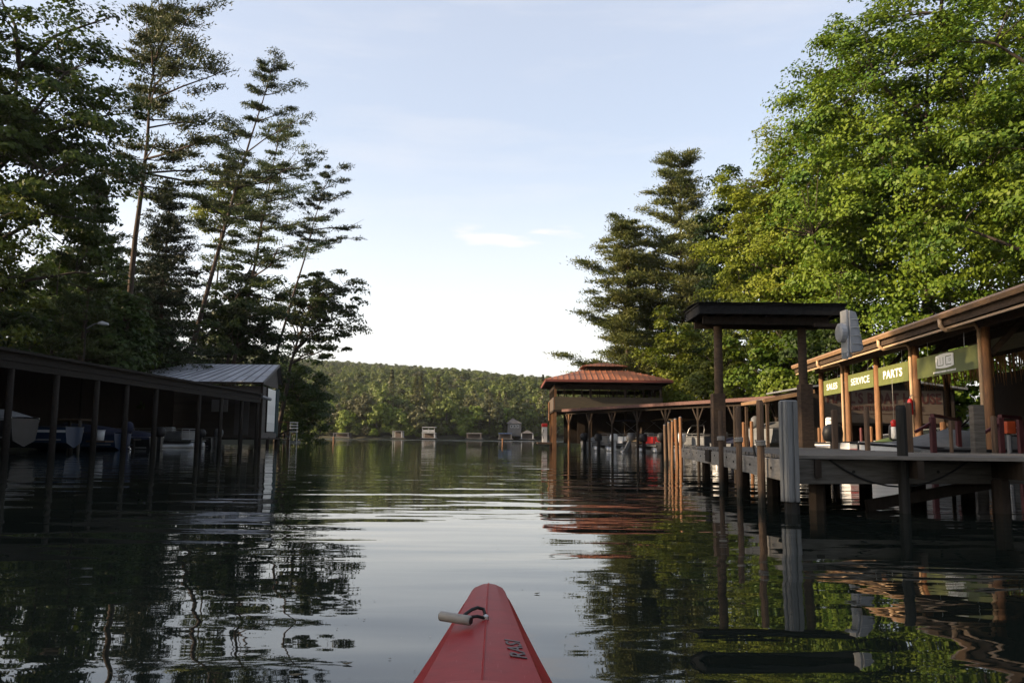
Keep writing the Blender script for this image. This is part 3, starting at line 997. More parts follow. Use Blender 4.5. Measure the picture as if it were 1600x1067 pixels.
# pilings under the deck and diagonal braces
for k in (0.5, 3.0, 5.5, 8.0, 10.9):
    for s in (0.45, 2.5):
        p = A0 + fd * k + fn * s
        piling((p.x, p.y), DZ - 0.25, 0.1, 'dark_wood', dock, A0, n_=7)
for k in (4.2, 6.0, 7.8, 9.6, 11.3):
    for s in (0.35, 2.2):
        p = A0 + bd * k + bn * s
        piling((p.x, p.y), DZ - 0.25, 0.1, 'dark_wood', dock, A0, n_=7)
for k in (1.2, 6.0):
    a, b_ = A0 + bd * k + bn * 0.3, A0 + bd * (k + 1.8) + bn * 0.3
    MB(A0).beam((a.x, a.y, 0.05), (b_.x, b_.y, DZ - 0.32), 0.05, 0.13).build('brace', 'dark_wood', dock)
# boxed grey corner post
cp = A0 - fn * 0.02 - bn * 0.12
piling((cp.x + 0.02, cp.y + 0.02), 0.3, 0.085, 'black_post', dock, A0)
gp = MB(A0).box((cp.x, cp.y, 0.69), (0.15, 0.15, 1.12), rz=0.12).build('corner_post', 'grey_post', dock, bevel=0.012)
for sx_, sy_ in ((-0.035, -0.084), (0.04, -0.084), (-0.084, 0.02)):
    Mr = Matrix.Rotation(0.12, 3, 'Z')
    o2 = Mr @ Vector((sx_, sy_, 0))
    s = (0.05, 0.016, 1.10) if abs(sy_) > 0.05 else (0.016, 0.07, 1.10)
    MB(A0).box((cp.x + o2.x, cp.y + o2.y, 0.685), s, rz=0.12).build('batten', 'grey_post', gp)
# hanging strap and cleat on the outer edge
x, y = along(1178, A0 - fn * 0.075, A1 - fn * 0.075)
MB(A0).tube([(x, y, DZ + 0.09), (x + 0.02, y, DZ - 0.03), (x + 0.05, y - 0.02, DZ - 0.22)], [0.014, 0.016, 0.012], 5).build('mooring_strap', 'black_plastic', dock)
x, y = along(1108, A0 - fn * 0.075, A1 - fn * 0.075)
MB(A0).box((x, y, DZ - 0.13), (0.05, 0.6, 0.22), rz=-0.1).build('bumper', 'dark_wood', dock)

for px, zz in ((1156, 0.78), (1190, 0.74), (1128, 0.80)):
    x, y = along(px, A0 - fn * 0.14, A1 - fn * 0.14)
    rw = MB(A0)
    for q in range(3):
        rw.tube([(x + 0.052 * math.cos(k * 0.5712), y + 0.052 * math.sin(k * 0.5712), zz + q * 0.022 + 0.002 * k * 0.5) for k in range(12)], 0.011, 5)
    rw.build('rope_wrap', 'pvc', dock)
for i in range(16):
    c = A0 + fd * (0.5 + i * 0.7) - fn * 0.064
    MB(A0).tube([(c.x, c.y, DZ - 0.16 + 0.05 * (i % 2)), (c.x - fn.x * 0.012, c.y - fn.y * 0.012, DZ - 0.16 + 0.05 * (i % 2))], 0.016, 6).build('bolt', 'black_post', dock)
for i in range(9):
    c = A0 + bd * (0.8 + i * 1.1) - bn * 0.064
    MB(A0).tube([(c.x, c.y, DZ - 0.18), (c.x - bn.x * 0.012, c.y - bn.y * 0.012, DZ - 0.18)], 0.018, 6).build('bolt', 'black_post', dock)
# slack mooring rope hanging from the front edge
pa, pb = A0 + bd * 0.5 - bn * 0.075, A0 + bd * 2.3 - bn * 0.075
MB(A0).tube([(pa.lerp(pb, t_).x, pa.lerp(pb, t_).y, DZ - 0.05 - 0.30 * 4 * t_ * (1 - t_)) for t_ in [k / 10 for k in range(11)]], 0.011, 6).build('mooring_rope', 'rope_black', dock, smooth=True)

# ------------------------------------------------------------------ gantry with the flat tarred roof
gt = thing('dock_gantry', 'black flat-roofed timber gantry on two posts standing on the dock', 'gantry', (6.0, 20, DZ))
G = (6.0, 20, DZ)
MB(G).tube([(5.03, 20, DZ), (5.02, 20, 2.2), (5.02, 20, 3.55)], [0.115, 0.105, 0.10], 10).build('post', 'mid_wood', gt, smooth=True)
MB(G).tube([(7.08, 20, DZ), (7.07, 20, 2.2), (7.06, 20, 3.55)], [0.115, 0.105, 0.10], 10).build('post', 'mid_wood', gt, smooth=True)
MB(G).box((4.99, 20.0, 1.275), (0.30, 0.28, 1.27)).build('post_casing', 'mid_wood', gt, bevel=0.01)
MB(G).box((7.10, 20.0, 1.40), (0.30, 0.28, 1.52)).build('post_casing', 'mid_wood', gt, bevel=0.01)
for yy in (19.55, 20.45):
    MB(G).box((6.05, yy, 3.64), (3.0, 0.09, 0.18)).build('header_beam', 'dark_wood', gt)
for i in range(8):
    MB(G).box((4.62 + i * 0.42, 20, 3.80), (0.06, 1.36, 0.11)).build('rafter', 'dark_wood', gt)
for yy in (19.28, 20.72):
    MB(G).box((6.13, yy, 3.86), (3.44, 0.05, 0.21)).build('fascia_board', 'tar_roof', gt)
for xx in (4.43, 7.83):
    MB(G).box((xx, 20, 3.86), (0.05, 1.38, 0.21)).build('fascia_board', 'tar_roof', gt)
ro = MB(G).box((6.13, 20, 3.985), (3.5, 1.55, 0.035)).build('roof', 'tar_roof', gt)
# rows of ragged shingles on the roof
for row in range(6):
    sm = MB(G)
    for i in range(17):
        x0 = 4.34 + i * 0.21 + rng.uniform(-0.012, 0.012)
        y0 = 19.18 + row * 0.275
        zz = 4.01 + rng.uniform(0, 0.02) + 0.018 * min(row, 5 - row)
        q = [(x0, y0 - rng.uniform(0, 0.02), zz), (x0 + 0.2, y0 - rng.uniform(0, 0.02), zz), (x0 + 0.2, y0 + 0.27, zz + 0.012), (x0, y0 + 0.27, zz + 0.012)]
        sm.slab(q, 0.014)
    sm.build('shingle_row', 'tar_roof', ro)
MB(G).box((7.6, 20, 3.56), (1.0, 0.09, 0.09)).build('arm', 'dark_wood', gt)

# lamp housing hung on the gantry arm
fl = thing('floodlight', 'grey tapered floodlight housing with a round drum on the gantry arm', 'floodlight', (8.05, 20, 3.35))
Fo = (8.05, 20, 3.35)
MB(Fo).box((8.06, 20, 3.36), (0.045, 0.34, 1.04)).build('mounting_plate', 'floodlight_grey', fl, bevel=0.006)
hd = MB(Fo)
hd.loft([[(8.09, 19.78, 3.86), (8.09, 20.22, 3.86), (8.09, 20.22, 2.92), (8.09, 19.78, 2.92)],
         [(8.24, 19.80, 3.82), (8.24, 20.20, 3.82), (8.33, 20.20, 2.96), (8.33, 19.80, 2.96)],
         [(8.29, 19.86, 3.74), (8.29, 20.14, 3.74), (8.41, 20.14, 3.02), (8.41, 19.86, 3.02)]])
h0 = hd.build('housing', 'floodlight_grey', fl, bevel=0.012)
for k in range(4):
    zz = 3.66 - k * 0.18
    MB(Fo).box((8.20 + k * 0.01, 19.79, zz), (0.18 + 0.02 * k, 0.02, 0.014)).build('rib', 'steel', h0)
MB(Fo).tube([(8.035, 20, 3.38), (7.93, 20, 3.38), (7.90, 20, 3.38)], [0.22, 0.21, 0.15], 18).build('drum', 'floodlight_grey', fl)
MB(Fo).box((8.02, 19.92, 2.86), (0.10, 0.1, 0.14)).build('bracket', 'steel', fl)
MB(Fo).box((8.14, 20.05, 2.88), (0.12, 0.1, 0.08)).build('bracket', 'steel', fl)

fl.location = (7.72, 19.05, 3.27)
fl.scale = (1.05, 1.05, 1.05)
MB(G).box((7.45, 19.18, 3.50), (0.75, 0.07, 0.08)).build('arm', 'dark_wood', gt)

# cluster of five mooring pilings off the dock end
for i, (px, y_, zt) in enumerate(((1040.5, 26.2, 1.26), (1047, 27.4, 1.36), (1052.5, 25.7, 1.37), (1057.5, 26.6, 1.46), (1065, 24.8, 1.47))):
    x = (px - 800) / FPX * y_ * math.cos(PITCH)
    t = thing('mooring_piling', ('leftmost of the five sunlit pilings off the dock end', 'second from left of the five sunlit pilings off the dock end',
              'middle one of the five sunlit pilings off the dock end', 'fourth from left of the five sunlit pilings off the dock end',
              'rightmost of the five sunlit pilings, nearest the dock end')[i], 'piling', (x, y_, 0), 'sunlit pilings off the dock end')
    mb = MB((x, y_, 0))
    ln = (0.05, 0.10, -0.05, 0.12, 0.03)[i]
    kr = (0.9, 1.0, 0.8, 1.1, 0.95)[i]
    mb.tube([(x + ln, y_, -1.6), (x + ln * 0.4, y_, 0), (x, y_, zt - 0.02), (x, y_, zt)], [0.060 * kr, 0.057 * kr, 0.052 * kr, 0.04 * kr], 8)
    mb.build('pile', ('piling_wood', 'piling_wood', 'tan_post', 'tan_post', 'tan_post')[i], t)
    MB((x, y_, 0)).tube([(x, y_, zt - 0.005), (x, y_, zt + 0.012)], [0.05 * kr, 0.04 * kr], 8).build('cap', 'grey_metal', t)
# two single pilings seen behind the deck
for px, y_, zt, lb in ((1164, 27.5, 1.40, 'slim sunlit piling behind the dock, left of a twin'), (1176.5, 27.0, 1.42, 'slim sunlit piling behind the dock, right of a twin')):
    x = (px - 800) / FPX * y_ * math.cos(PITCH)
    o = MB((x, y_, 0)).tube([(x, y_, -1.6), (x, y_, 0), (x, y_, zt - 0.02), (x, y_, zt)], [0.06, 0.06, 0.055, 0.045], 8).build('mooring_piling', 'tan_post')
    tag(o, lb, 'piling', 'sunlit twin pilings behind the dock')

# ------------------------------------------------------------------ shop: long covered dock on the right
E0, E1 = Vector((8.72, 3.0, 0)), Vector((11.42, 33.0, 0))     # eave line
ed = (E1 - E0).normalized()
en = Vector((ed.y, -ed.x, 0))
EZ = 3.80
S = Vector((11, 20, 0))
shop = thing('boat_shop', 'long open-sided boat shop roof on brown posts with tan gutter', 'building', S)
SL, PITCHR = 11.0, math.tan(R(11))
Q0, Q1 = E0, E1 + ed * 0.3


def up(p, z):
    return Vector((p.x, p.y, z))


rz0 = EZ
half = 5.5
r1 = MB(S)
r1.slab([up(Q0, rz0), up(Q0 + en * half, rz0 + half * PITCHR), up(Q1 + en * half, rz0 + half * PITCHR), up(Q1, rz0)][::-1], 0.05)
r1.slab([up(Q0 + en * (half + 0.002), rz0 + half * PITCHR), up(Q0 + en * 2 * half, rz0), up(Q1 + en * 2 * half, rz0), up(Q1 + en * (half + 0.002), rz0 + half * PITCHR)][::-1], 0.05)
roof = r1.build('roof', 'shop_roof', shop)
# gutter (open trough) and fascia under it
gt_prof = [(-0.02, 0.02), (-0.13, 0.02), (-0.15, -0.03), (-0.11, -0.12), (-0.02, -0.12)]
rings = []
for p in (Q0 - ed * 0.02, Q1 + ed * 0.02):
    rings.append([up(p + en * a, rz0 + b_) for a, b_ in gt_prof])
MB(S).loft(rings).build('gutter', 'gutter_tan', shop)
fa = MB(S)
fa.beam(up(Q0 + en * 0.012, rz0 - 0.17), up(Q1 + en * 0.012, rz0 - 0.17), 0.045, 0.22)
fa.build('fascia_board', 'mid_wood', shop)
MB(S).beam(up(Q0 + en * 0.05, rz0 - 0.335), up(Q1 + en * 0.05, rz0 - 0.335), 0.04, 0.05).build('eave_lit_strip', 'downspout_tan', shop)  # pale strip standing in for the lit line along the eave
# rake fascia at the far end
MB(S).beam(up(Q1 + ed * 0.05, rz0 - 0.1), up(Q1 + ed * 0.05 + en * half, rz0 - 0.1 + half * PITCHR), 0.05, 0.22).build('rake_board', 'gutter_tan', shop)
for i in range(50):
    p = E0 + ed * (0.4 + i * 0.61)
    MB(S).beam(up(p + en * 0.06, rz0 - 0.14), up(p + en * half, rz0 - 0.14 + half * PITCHR), 0.05, 0.15).build('rafter', 'mid_wood', shop)
PI0, PI1 = E0 + en * 0.75, E1 + en * 0.75
hdz = rz0 - 0.14 + 0.75 * PITCHR - 0.22
MB(S).beam(up(PI0, hdz), up(PI1, hdz), 0.11, 0.26).build('header_beam', 'mid_wood', shop)
MB(S).beam(up(PI0 + en * 4.7, hdz + 0.9), up(PI1 + en * 4.7, hdz + 0.9), 0.14, 0.28).build('header_beam', 'dark_wood', shop)
posts = [1288, 1329, 1376, 1438.5, 1551]
PP = []
for px in posts:
    x, y = along(px, PI0, PI1)
    PP.append(Vector((x, y, 0)))
for k in range(1, 4):
    PP.append(PP[4] - ed * 3.6 * k)
for i, p in enumerate(PP):
    if i in (0, 1, 2, 3, 4):
        MB(S).tube([up(p, -1.6), up(p, 0.5), up(p, hdz - 0.13)], [0.11, 0.105, 0.095], 10).build('post', 'tan_post', shop, smooth=True)
    else:
        MB(S).tube([up(p, -1.6), up(p, hdz - 0.13)], [0.125, 0.11], 8).build('post', 'tan_post', shop)
    p2 = p + en * 4.7
    MB(S).tube([up(p2, -1.6), up(p2, hdz + 0.76)], [0.125, 0.11], 8).build('post', 'mid_wood', shop)
    MB(S).beam(up(p + en * 0.1, hdz - 0.75), up(p + en * 0.85, hdz + 0.05), 0.07, 0.12).build('knee_brace', 'mid_wood', shop)
# downspouts running from the gutter back to the posts
for px in (1321, 1430, 1541):
    x, y = along(px, PI0 - en * 0.02, PI1 - en * 0.02)
    b_ = Vector((x, y, 0))
    t_ = (b_ - E0).dot(ed)
    g0 = E0 + ed * (t_ + 0.15) - en * 0.07
    MB(S).tube([up(g0, rz0 - 0.10), up(g0, rz0 - 0.27), up(g0 + en * 0.10, rz0 - 0.37), up(b_ - en * 0.1, hdz - 0.02), up(b_, hdz - 0.16), up(b_, 1.6), up(b_, 0.45)], 0.055, 8).build('downspout', 'downspout_tan', shop, smooth=True)
# walkway floor of the shop and its edge
fl_ = MB(S)
fl_.slab([up(PI1 + en * 1.8, 0.5), up(PI0 + en * 1.8, 0.5), up(PI0 + en * 8, 0.5), up(PI1 + en * 8, 0.5)], 0.1)
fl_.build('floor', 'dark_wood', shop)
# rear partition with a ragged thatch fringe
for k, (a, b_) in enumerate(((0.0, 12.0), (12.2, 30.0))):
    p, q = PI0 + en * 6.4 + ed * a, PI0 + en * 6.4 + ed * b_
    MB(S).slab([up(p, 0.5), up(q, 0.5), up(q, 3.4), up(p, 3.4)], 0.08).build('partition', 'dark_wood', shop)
th = MB(S)
p0 = PI0 + en * 3.4 + ed * 14.0
for i in range(190):
    p = p0 + ed * (i * 0.085) + en * rng.uniform(-0.06, 0.06)
    ln = rng.uniform(0.45, 0.95)
    th.slab([up(p, 3.45), up(p + ed * 0.10, 3.45), up(p + ed * (0.07 + rng.uniform(-0.05, 0.05)) + en * 0.04, 3.45 - ln)], 0.012)
tag(th.build('thatch_fringe', 'thatch', shop), kind='stuff')
MB(S).beam(up(p0, 3.5), up(p0 + ed * 16.2, 3.5), 0.1, 0.12).build('fringe_beam', 'dark_wood', shop)
o = MB(S).box(up(PI0 + en * 6.28 + ed * 11.6, 2.05), (0.02, 0.42, 0.30), rz=math.atan2(ed.y, ed.x) - math.pi / 2).build('notice', 'shade_white', shop)

# hanging green sign boards
def sign(px0, px1, label, text, size, name='hanging_sign'):
    x0, y0 = along(px0, PI0 - en * 0.03, PI1 - en * 0.03)
    x1, y1 = along(px1, PI0 - en * 0.03, PI1 - en * 0.03)
    a, b_ = Vector((x0, y0, 0)), Vector((x1, y1, 0))
    zb, zt = 2.53, 3.09
    mid = (a + b_) / 2
    org = up(mid, zb)
    t = thing(name, label, 'sign', org, 'green signs under the shop eave')
    MB(org).beam(up(a, (zb + zt) / 2), up(b_, (zb + zt) / 2), 0.035, zt - zb).build('board', 'sign_green', t)
    xd = (b_ - a).normalized()
    if text:
        text_obj('lettering', text, size, 'white_paint', up(mid, (zb + zt) / 2 - 0.0) - en * 0.024, xd, (0, 0, 1), t, bold=size * 0.018, org=org, spacing=1.1, xs=SGX)
    for f_ in (0.2, 0.8):
        p = a + (b_ - a) * f_
        MB(org).tube([up(p, zt - 0.01), up(p, hdz - 0.12)], 0.008, 5).build('hanger', 'steel', t)
    return t, a, b_, zb, zt, org, xd


SGX = 1.5
sign(1292, 1320, 'green sign reading SALES in white, farthest along the shop eave', 'SALES', 0.32)
sign(1331, 1371, 'green sign reading SERVICE in white, second from the far end', 'SERVICE', 0.32)
sign(1379, 1427, 'green sign reading PARTS in white, third from the far end', 'PARTS', 0.34)
t, a, b_, zb, zt, org, xd = sign(1441, 1539, 'longest green sign with a white square emblem, nearest of the four', None, 0.4)
ec = a + (b_ - a) * 0.50 - en * 0.024
ez = zb + 0.34


def rrect(cx, cz, w_, h_, bulge, depth_, mat, nm, par, layer):
    pts = []
    if bulge == 0:
        pts = [(cx - w_ / 2, cz + h_ / 2), (cx + w_ / 2, cz + h_ / 2), (cx + w_ / 2, cz - h_ / 2), (cx - w_ / 2, cz - h_ / 2)]
    for i in range(9 if bulge else 0):
        s = -1 + i / 4
        pts.append((cx + s * w_ / 2, cz + h_ / 2 + bulge * (1 - s * s)))
    for i in range(9 if bulge else 0):
        s = 1 - i / 4
        pts.append((cx + s * w_ / 2, cz - h_ / 2 - bulge * (1 - s * s)))
    q = [ec + xd * p[0] - en * layer + Vector((0, 0, p[1])) for p in pts]
    q = [Vector((p.x, p.y, ez + pp[1])) for p, pp in zip(q, pts)]
    mbx = MB(org)
    mbx.slab(q, depth_)
    return mbx.build(nm, mat, par)


em = rrect(0, 0, 1.05, 0.30, 0.035, 0.012, 'white_paint', 'emblem', t, 0.0)
# letter strokes of the emblem
for cx, cz, w_, h_ in [(a_[0] * 1.6, a_[1], a_[2] * 1.6, a_[3]) for a_ in ((-0.265, -0.005, 0.02, 0.20), (-0.15, -0.11, 0.20, 0.02), (-0.045, -0.005, 0.02, 0.20), (-0.155, 0.02, 0.012, 0.17), (0.05, 0.0, 0.02, 0.20), (0.15, 0.10, 0.20, 0.02),
                       (0.15, -0.11, 0.20, 0.02), (0.19, 0.0, 0.07, 0.07))]:
    rrect(cx, cz, w_, h_, 0.0, 0.006, 'sign_green', 'emblem_stroke', em, 0.007)
rrect(0.30, 0.0, 0.08, 0.05, 0.0, 0.004, 'white_paint', 'emblem_stroke', em, 0.011)
cxs = -0.72
for i in range(19):
    w_ = rng.uniform(0.048, 0.064)
    if i == 11:
        cxs += 0.03
        continue
    rrect(cxs + w_ / 2, -0.265, w_, 0.045, 0.0, 0.006, 'white_paint', 'caption_stroke', t, 0.0)
    cxs += w_ + 0.018

# fire extinguisher on the post between PARTS and the emblem sign
p = PP[3] - en * 0.20
fx = thing('fire_extinguisher', 'red fire extinguisher hung on the post right of the PARTS sign', 'extinguisher', up(p, 1.55))
Fx = up(p, 1.55)
MB(Fx).tube([up(p, 1.55), up(p, 1.57), up(p, 1.93), up(p, 1.98), up(p, 2.0)], [0.06, 0.075, 0.075, 0.05, 0.025], 12).build('cylinder', 'red_paint', fx, smooth=True)
MB(Fx).box(up(p - en * 0.07, 1.76), (0.03, 0.09, 0.1), rz=-0.1).build('label_plate', 'white_paint', fx)
MB(Fx).tube([up(p, 2.0), up(p, 2.06)], 0.018, 6).build('valve', 'steel', fx)
MB(Fx).beam(up(p - ed * 0.02, 2.07), up(p - ed * 0.16, 2.09), 0.02, 0.02).build('handle', 'steel', fx)
MB(Fx).tube([up(p, 2.03), up(p + ed * 0.1 - en * 0.04, 1.98), up(p + ed * 0.11 - en * 0.05, 1.7)], 0.012, 5).build('hose', 'black_plastic', fx)
MB(Fx).box(up(p + en * 0.085, 1.8), (0.03, 0.06, 0.2), rz=-0.1).build('wall_bracket', 'steel', fx)

# ------------------------------------------------------------------ office wall with the painted name
ox0, ox1, oy = 13.9, 20.6, 38.5
off_ = thing('office_building', 'low gabled boathouse office with a painted tan name board', 'building', ((ox0 + ox1) / 2, oy, 0.5))
O = ((ox0 + ox1) / 2, oy, 0.5)
wl_ = MB(O)
wl_.slab([(ox0, oy, 0.4), (ox0 + 0.6, oy, 0.4), (ox0 + 0.6, oy, 3.2), (ox0, oy, 3.2)], 0.15)
wl_.slab([(ox1 - 0.9, oy, 0.4), (ox1, oy, 0.4), (ox1, oy, 3.2), (ox1 - 0.9, oy, 3.2)], 0.15)
wl_.slab([(ox0 + 0.6, oy, 1.55), (ox1 - 0.9, oy, 1.55), (ox1 - 0.9, oy, 3.2), (ox0 + 0.6, oy, 3.2)], 0.15)
wl_.slab([(ox0, oy, 3.2), (ox1, oy, 3.2), ((ox0 + ox1) / 2, oy, 3.62)], 0.15)
wl_.build('front_wall', 'dark_wood', off_)
MB(O).slab([(ox0, oy + 0.2, 0.4), (ox0, oy + 5, 0.4), (ox0, oy + 5, 3.2), (ox0, oy + 0.2, 3.2)], 0.15).build('side_wall', 'dark_wood', off_)
MB(O).slab([(ox1, oy + 5, 0.4), (ox1, oy + 0.2, 0.4), (ox1, oy + 0.2, 3.2), (ox1, oy + 5, 3.2)], 0.15).build('side_wall', 'dark_wood', off_)
MB(O).slab([(ox1, oy + 5.1, 0.4), (ox0, oy + 5.1, 0.4), (ox0, oy + 5.1, 3.2), (ox1, oy + 5.1, 3.2)], 0.1).build('rear_wall', 'dark_wood', off_)
xm = (ox0 + ox1) / 2
for s in (-1, 1):
    xe = xm + s * 3.75
    q = [(xm + s * 0.003, oy - 0.5, 3.70), (xe, oy - 0.5, 3.22), (xe, oy + 5.3, 3.22), (xm + s * 0.003, oy + 5.3, 3.70)]
    MB(O).slab(q if s > 0 else q[::-1], -0.08).build('roof', 'tin_roof', off_)
bd0 = MB(O).box((xm + 0.05, oy - 0.04, 2.42), (5.5, 0.05, 1.52)).build('name_board', 'tan_board', off_)
text_obj('lettering', "HALL'S BOAT HOUSE", 0.66, 'rust_letters', (xm + 0.05, oy - 0.072, 2.78), (1, 0, 0), (0, 0, 1), bd0, bold=0.024, org=O, spacing=1.08, xs=0.80)
text_obj('lettering', 'COMPLETE MARINE SERVICE', 0.30, 'rust_letters', (xm + 0.05, oy - 0.072, 2.33), (1, 0, 0), (0, 0, 1), bd0, bold=0.006, org=O, spacing=1.2, xs=0.82)
MB(O).box((xm + 0.05, oy - 0.072, 2.08), (5.2, 0.012, 0.02)).build('rule', 'rust_letters', bd0)
MB(O).box((xm + 0.1, oy - 0.3, 0.8), (0.9, 0.05, 0.02)).build('sill', 'mid_wood', off_)

# small lit lean-to roof between the long shed and the office
lt = thing('lean_to_roof', 'small lean-to roof with a sunlit tan edge between shed and office', 'roof', (12.6, 37.5, 0))
Lo = (12.6, 37.5, 0)
MB(Lo).slab([(11.2, 36.6, 2.62), (13.4, 36.6, 3.05), (13.4, 40.2, 3.05), (11.2, 40.2, 2.62)], 0.06).build('roof', 'shop_roof', lt)
MB(Lo).beam((11.18, 36.58, 2.56), (13.42, 36.58, 2.99), 0.04, 0.16).build('fascia_board', 'gutter_tan', lt)
MB(Lo).beam((11.17, 36.62, 2.54), (11.17, 40.2, 2.54), 0.04, 0.14).build('fascia_board', 'gutter_tan', lt)
for x, y in ((11.35, 36.75), (13.2, 36.75), (11.35, 40), (13.2, 40)):
    MB(Lo).box((x, y, 0.55), (0.12, 0.12, 4.0)).build('post', 'mid_wood', lt)

# ------------------------------------------------------------------ boats
def outboard(root, at, mat, s=1.0, tilt=0.0, tag_name='outboard_motor'):
    """cowling, leg, skeg and propeller; local -y is aft"""
    x, y, z = at
    M = Matrix.Translation(at) @ Matrix.Rotation(tilt, 4, 'X') @ Matrix.Scale(s, 4)

    def T(p):
        return M @ Vector(p)
    rings = []
    for zz, a, b0, b1 in ((0.20, 0.13, -0.20, 0.14), (0.26, 0.18, -0.28, 0.20), (0.42, 0.19, -0.31, 0.22), (0.58, 0.17, -0.27, 0.20), (0.66, 0.10, -0.16, 0.14)):
        rings.append([T((a * math.cos(t_) * (1 if abs(math.sin(t_)) < 0.9 else 0.9), (b0 + b1) / 2 + (b1 - b0) / 2 * math.sin(t_), zz)) for t_ in [2 * math.pi * k / 12 for k in range(12)]])
    mo = MB().loft(rings).build(tag_name, mat, root, smooth=True)
    lg = MB()
    lg.loft([[T((sx_ * 0.06, yy, zz)) for sx_, yy in ((-1, -0.10), (1, -0.10), (1, 0.08), (-1, 0.08))] for zz in (-0.62, -0.3, 0.2)])
    lg.loft([[T((sx_ * 0.11, yy, zz)) for sx_, yy in ((-1, -0.26), (1, -0.26), (1, 0.10), (-1, 0.10))] for zz in (-0.34, -0.32)])
    lg.build('leg', mat, mo)
    MB().tube([T((0, 0.16, -0.5)), T((0, 0.05, -0.5)), T((0, -0.2, -0.5))], [0.02, 0.055, 0.035], 8).build('gearcase', mat, mo)
    pr = MB()
    for k in range(3):
        a_ = k * 2.094
        pr.slab([T((0, -0.2, -0.5)), T((0.13 * math.cos(a_ - 0.4), -0.21, -0.5 + 0.13 * math.sin(a_ - 0.4))), T((0.13 * math.cos(a_ + 0.4), -0.18, -0.5 + 0.13 * math.sin(a_ + 0.4)))], 0.008)
    pr.build('propeller', 'steel', mo)
    return mo


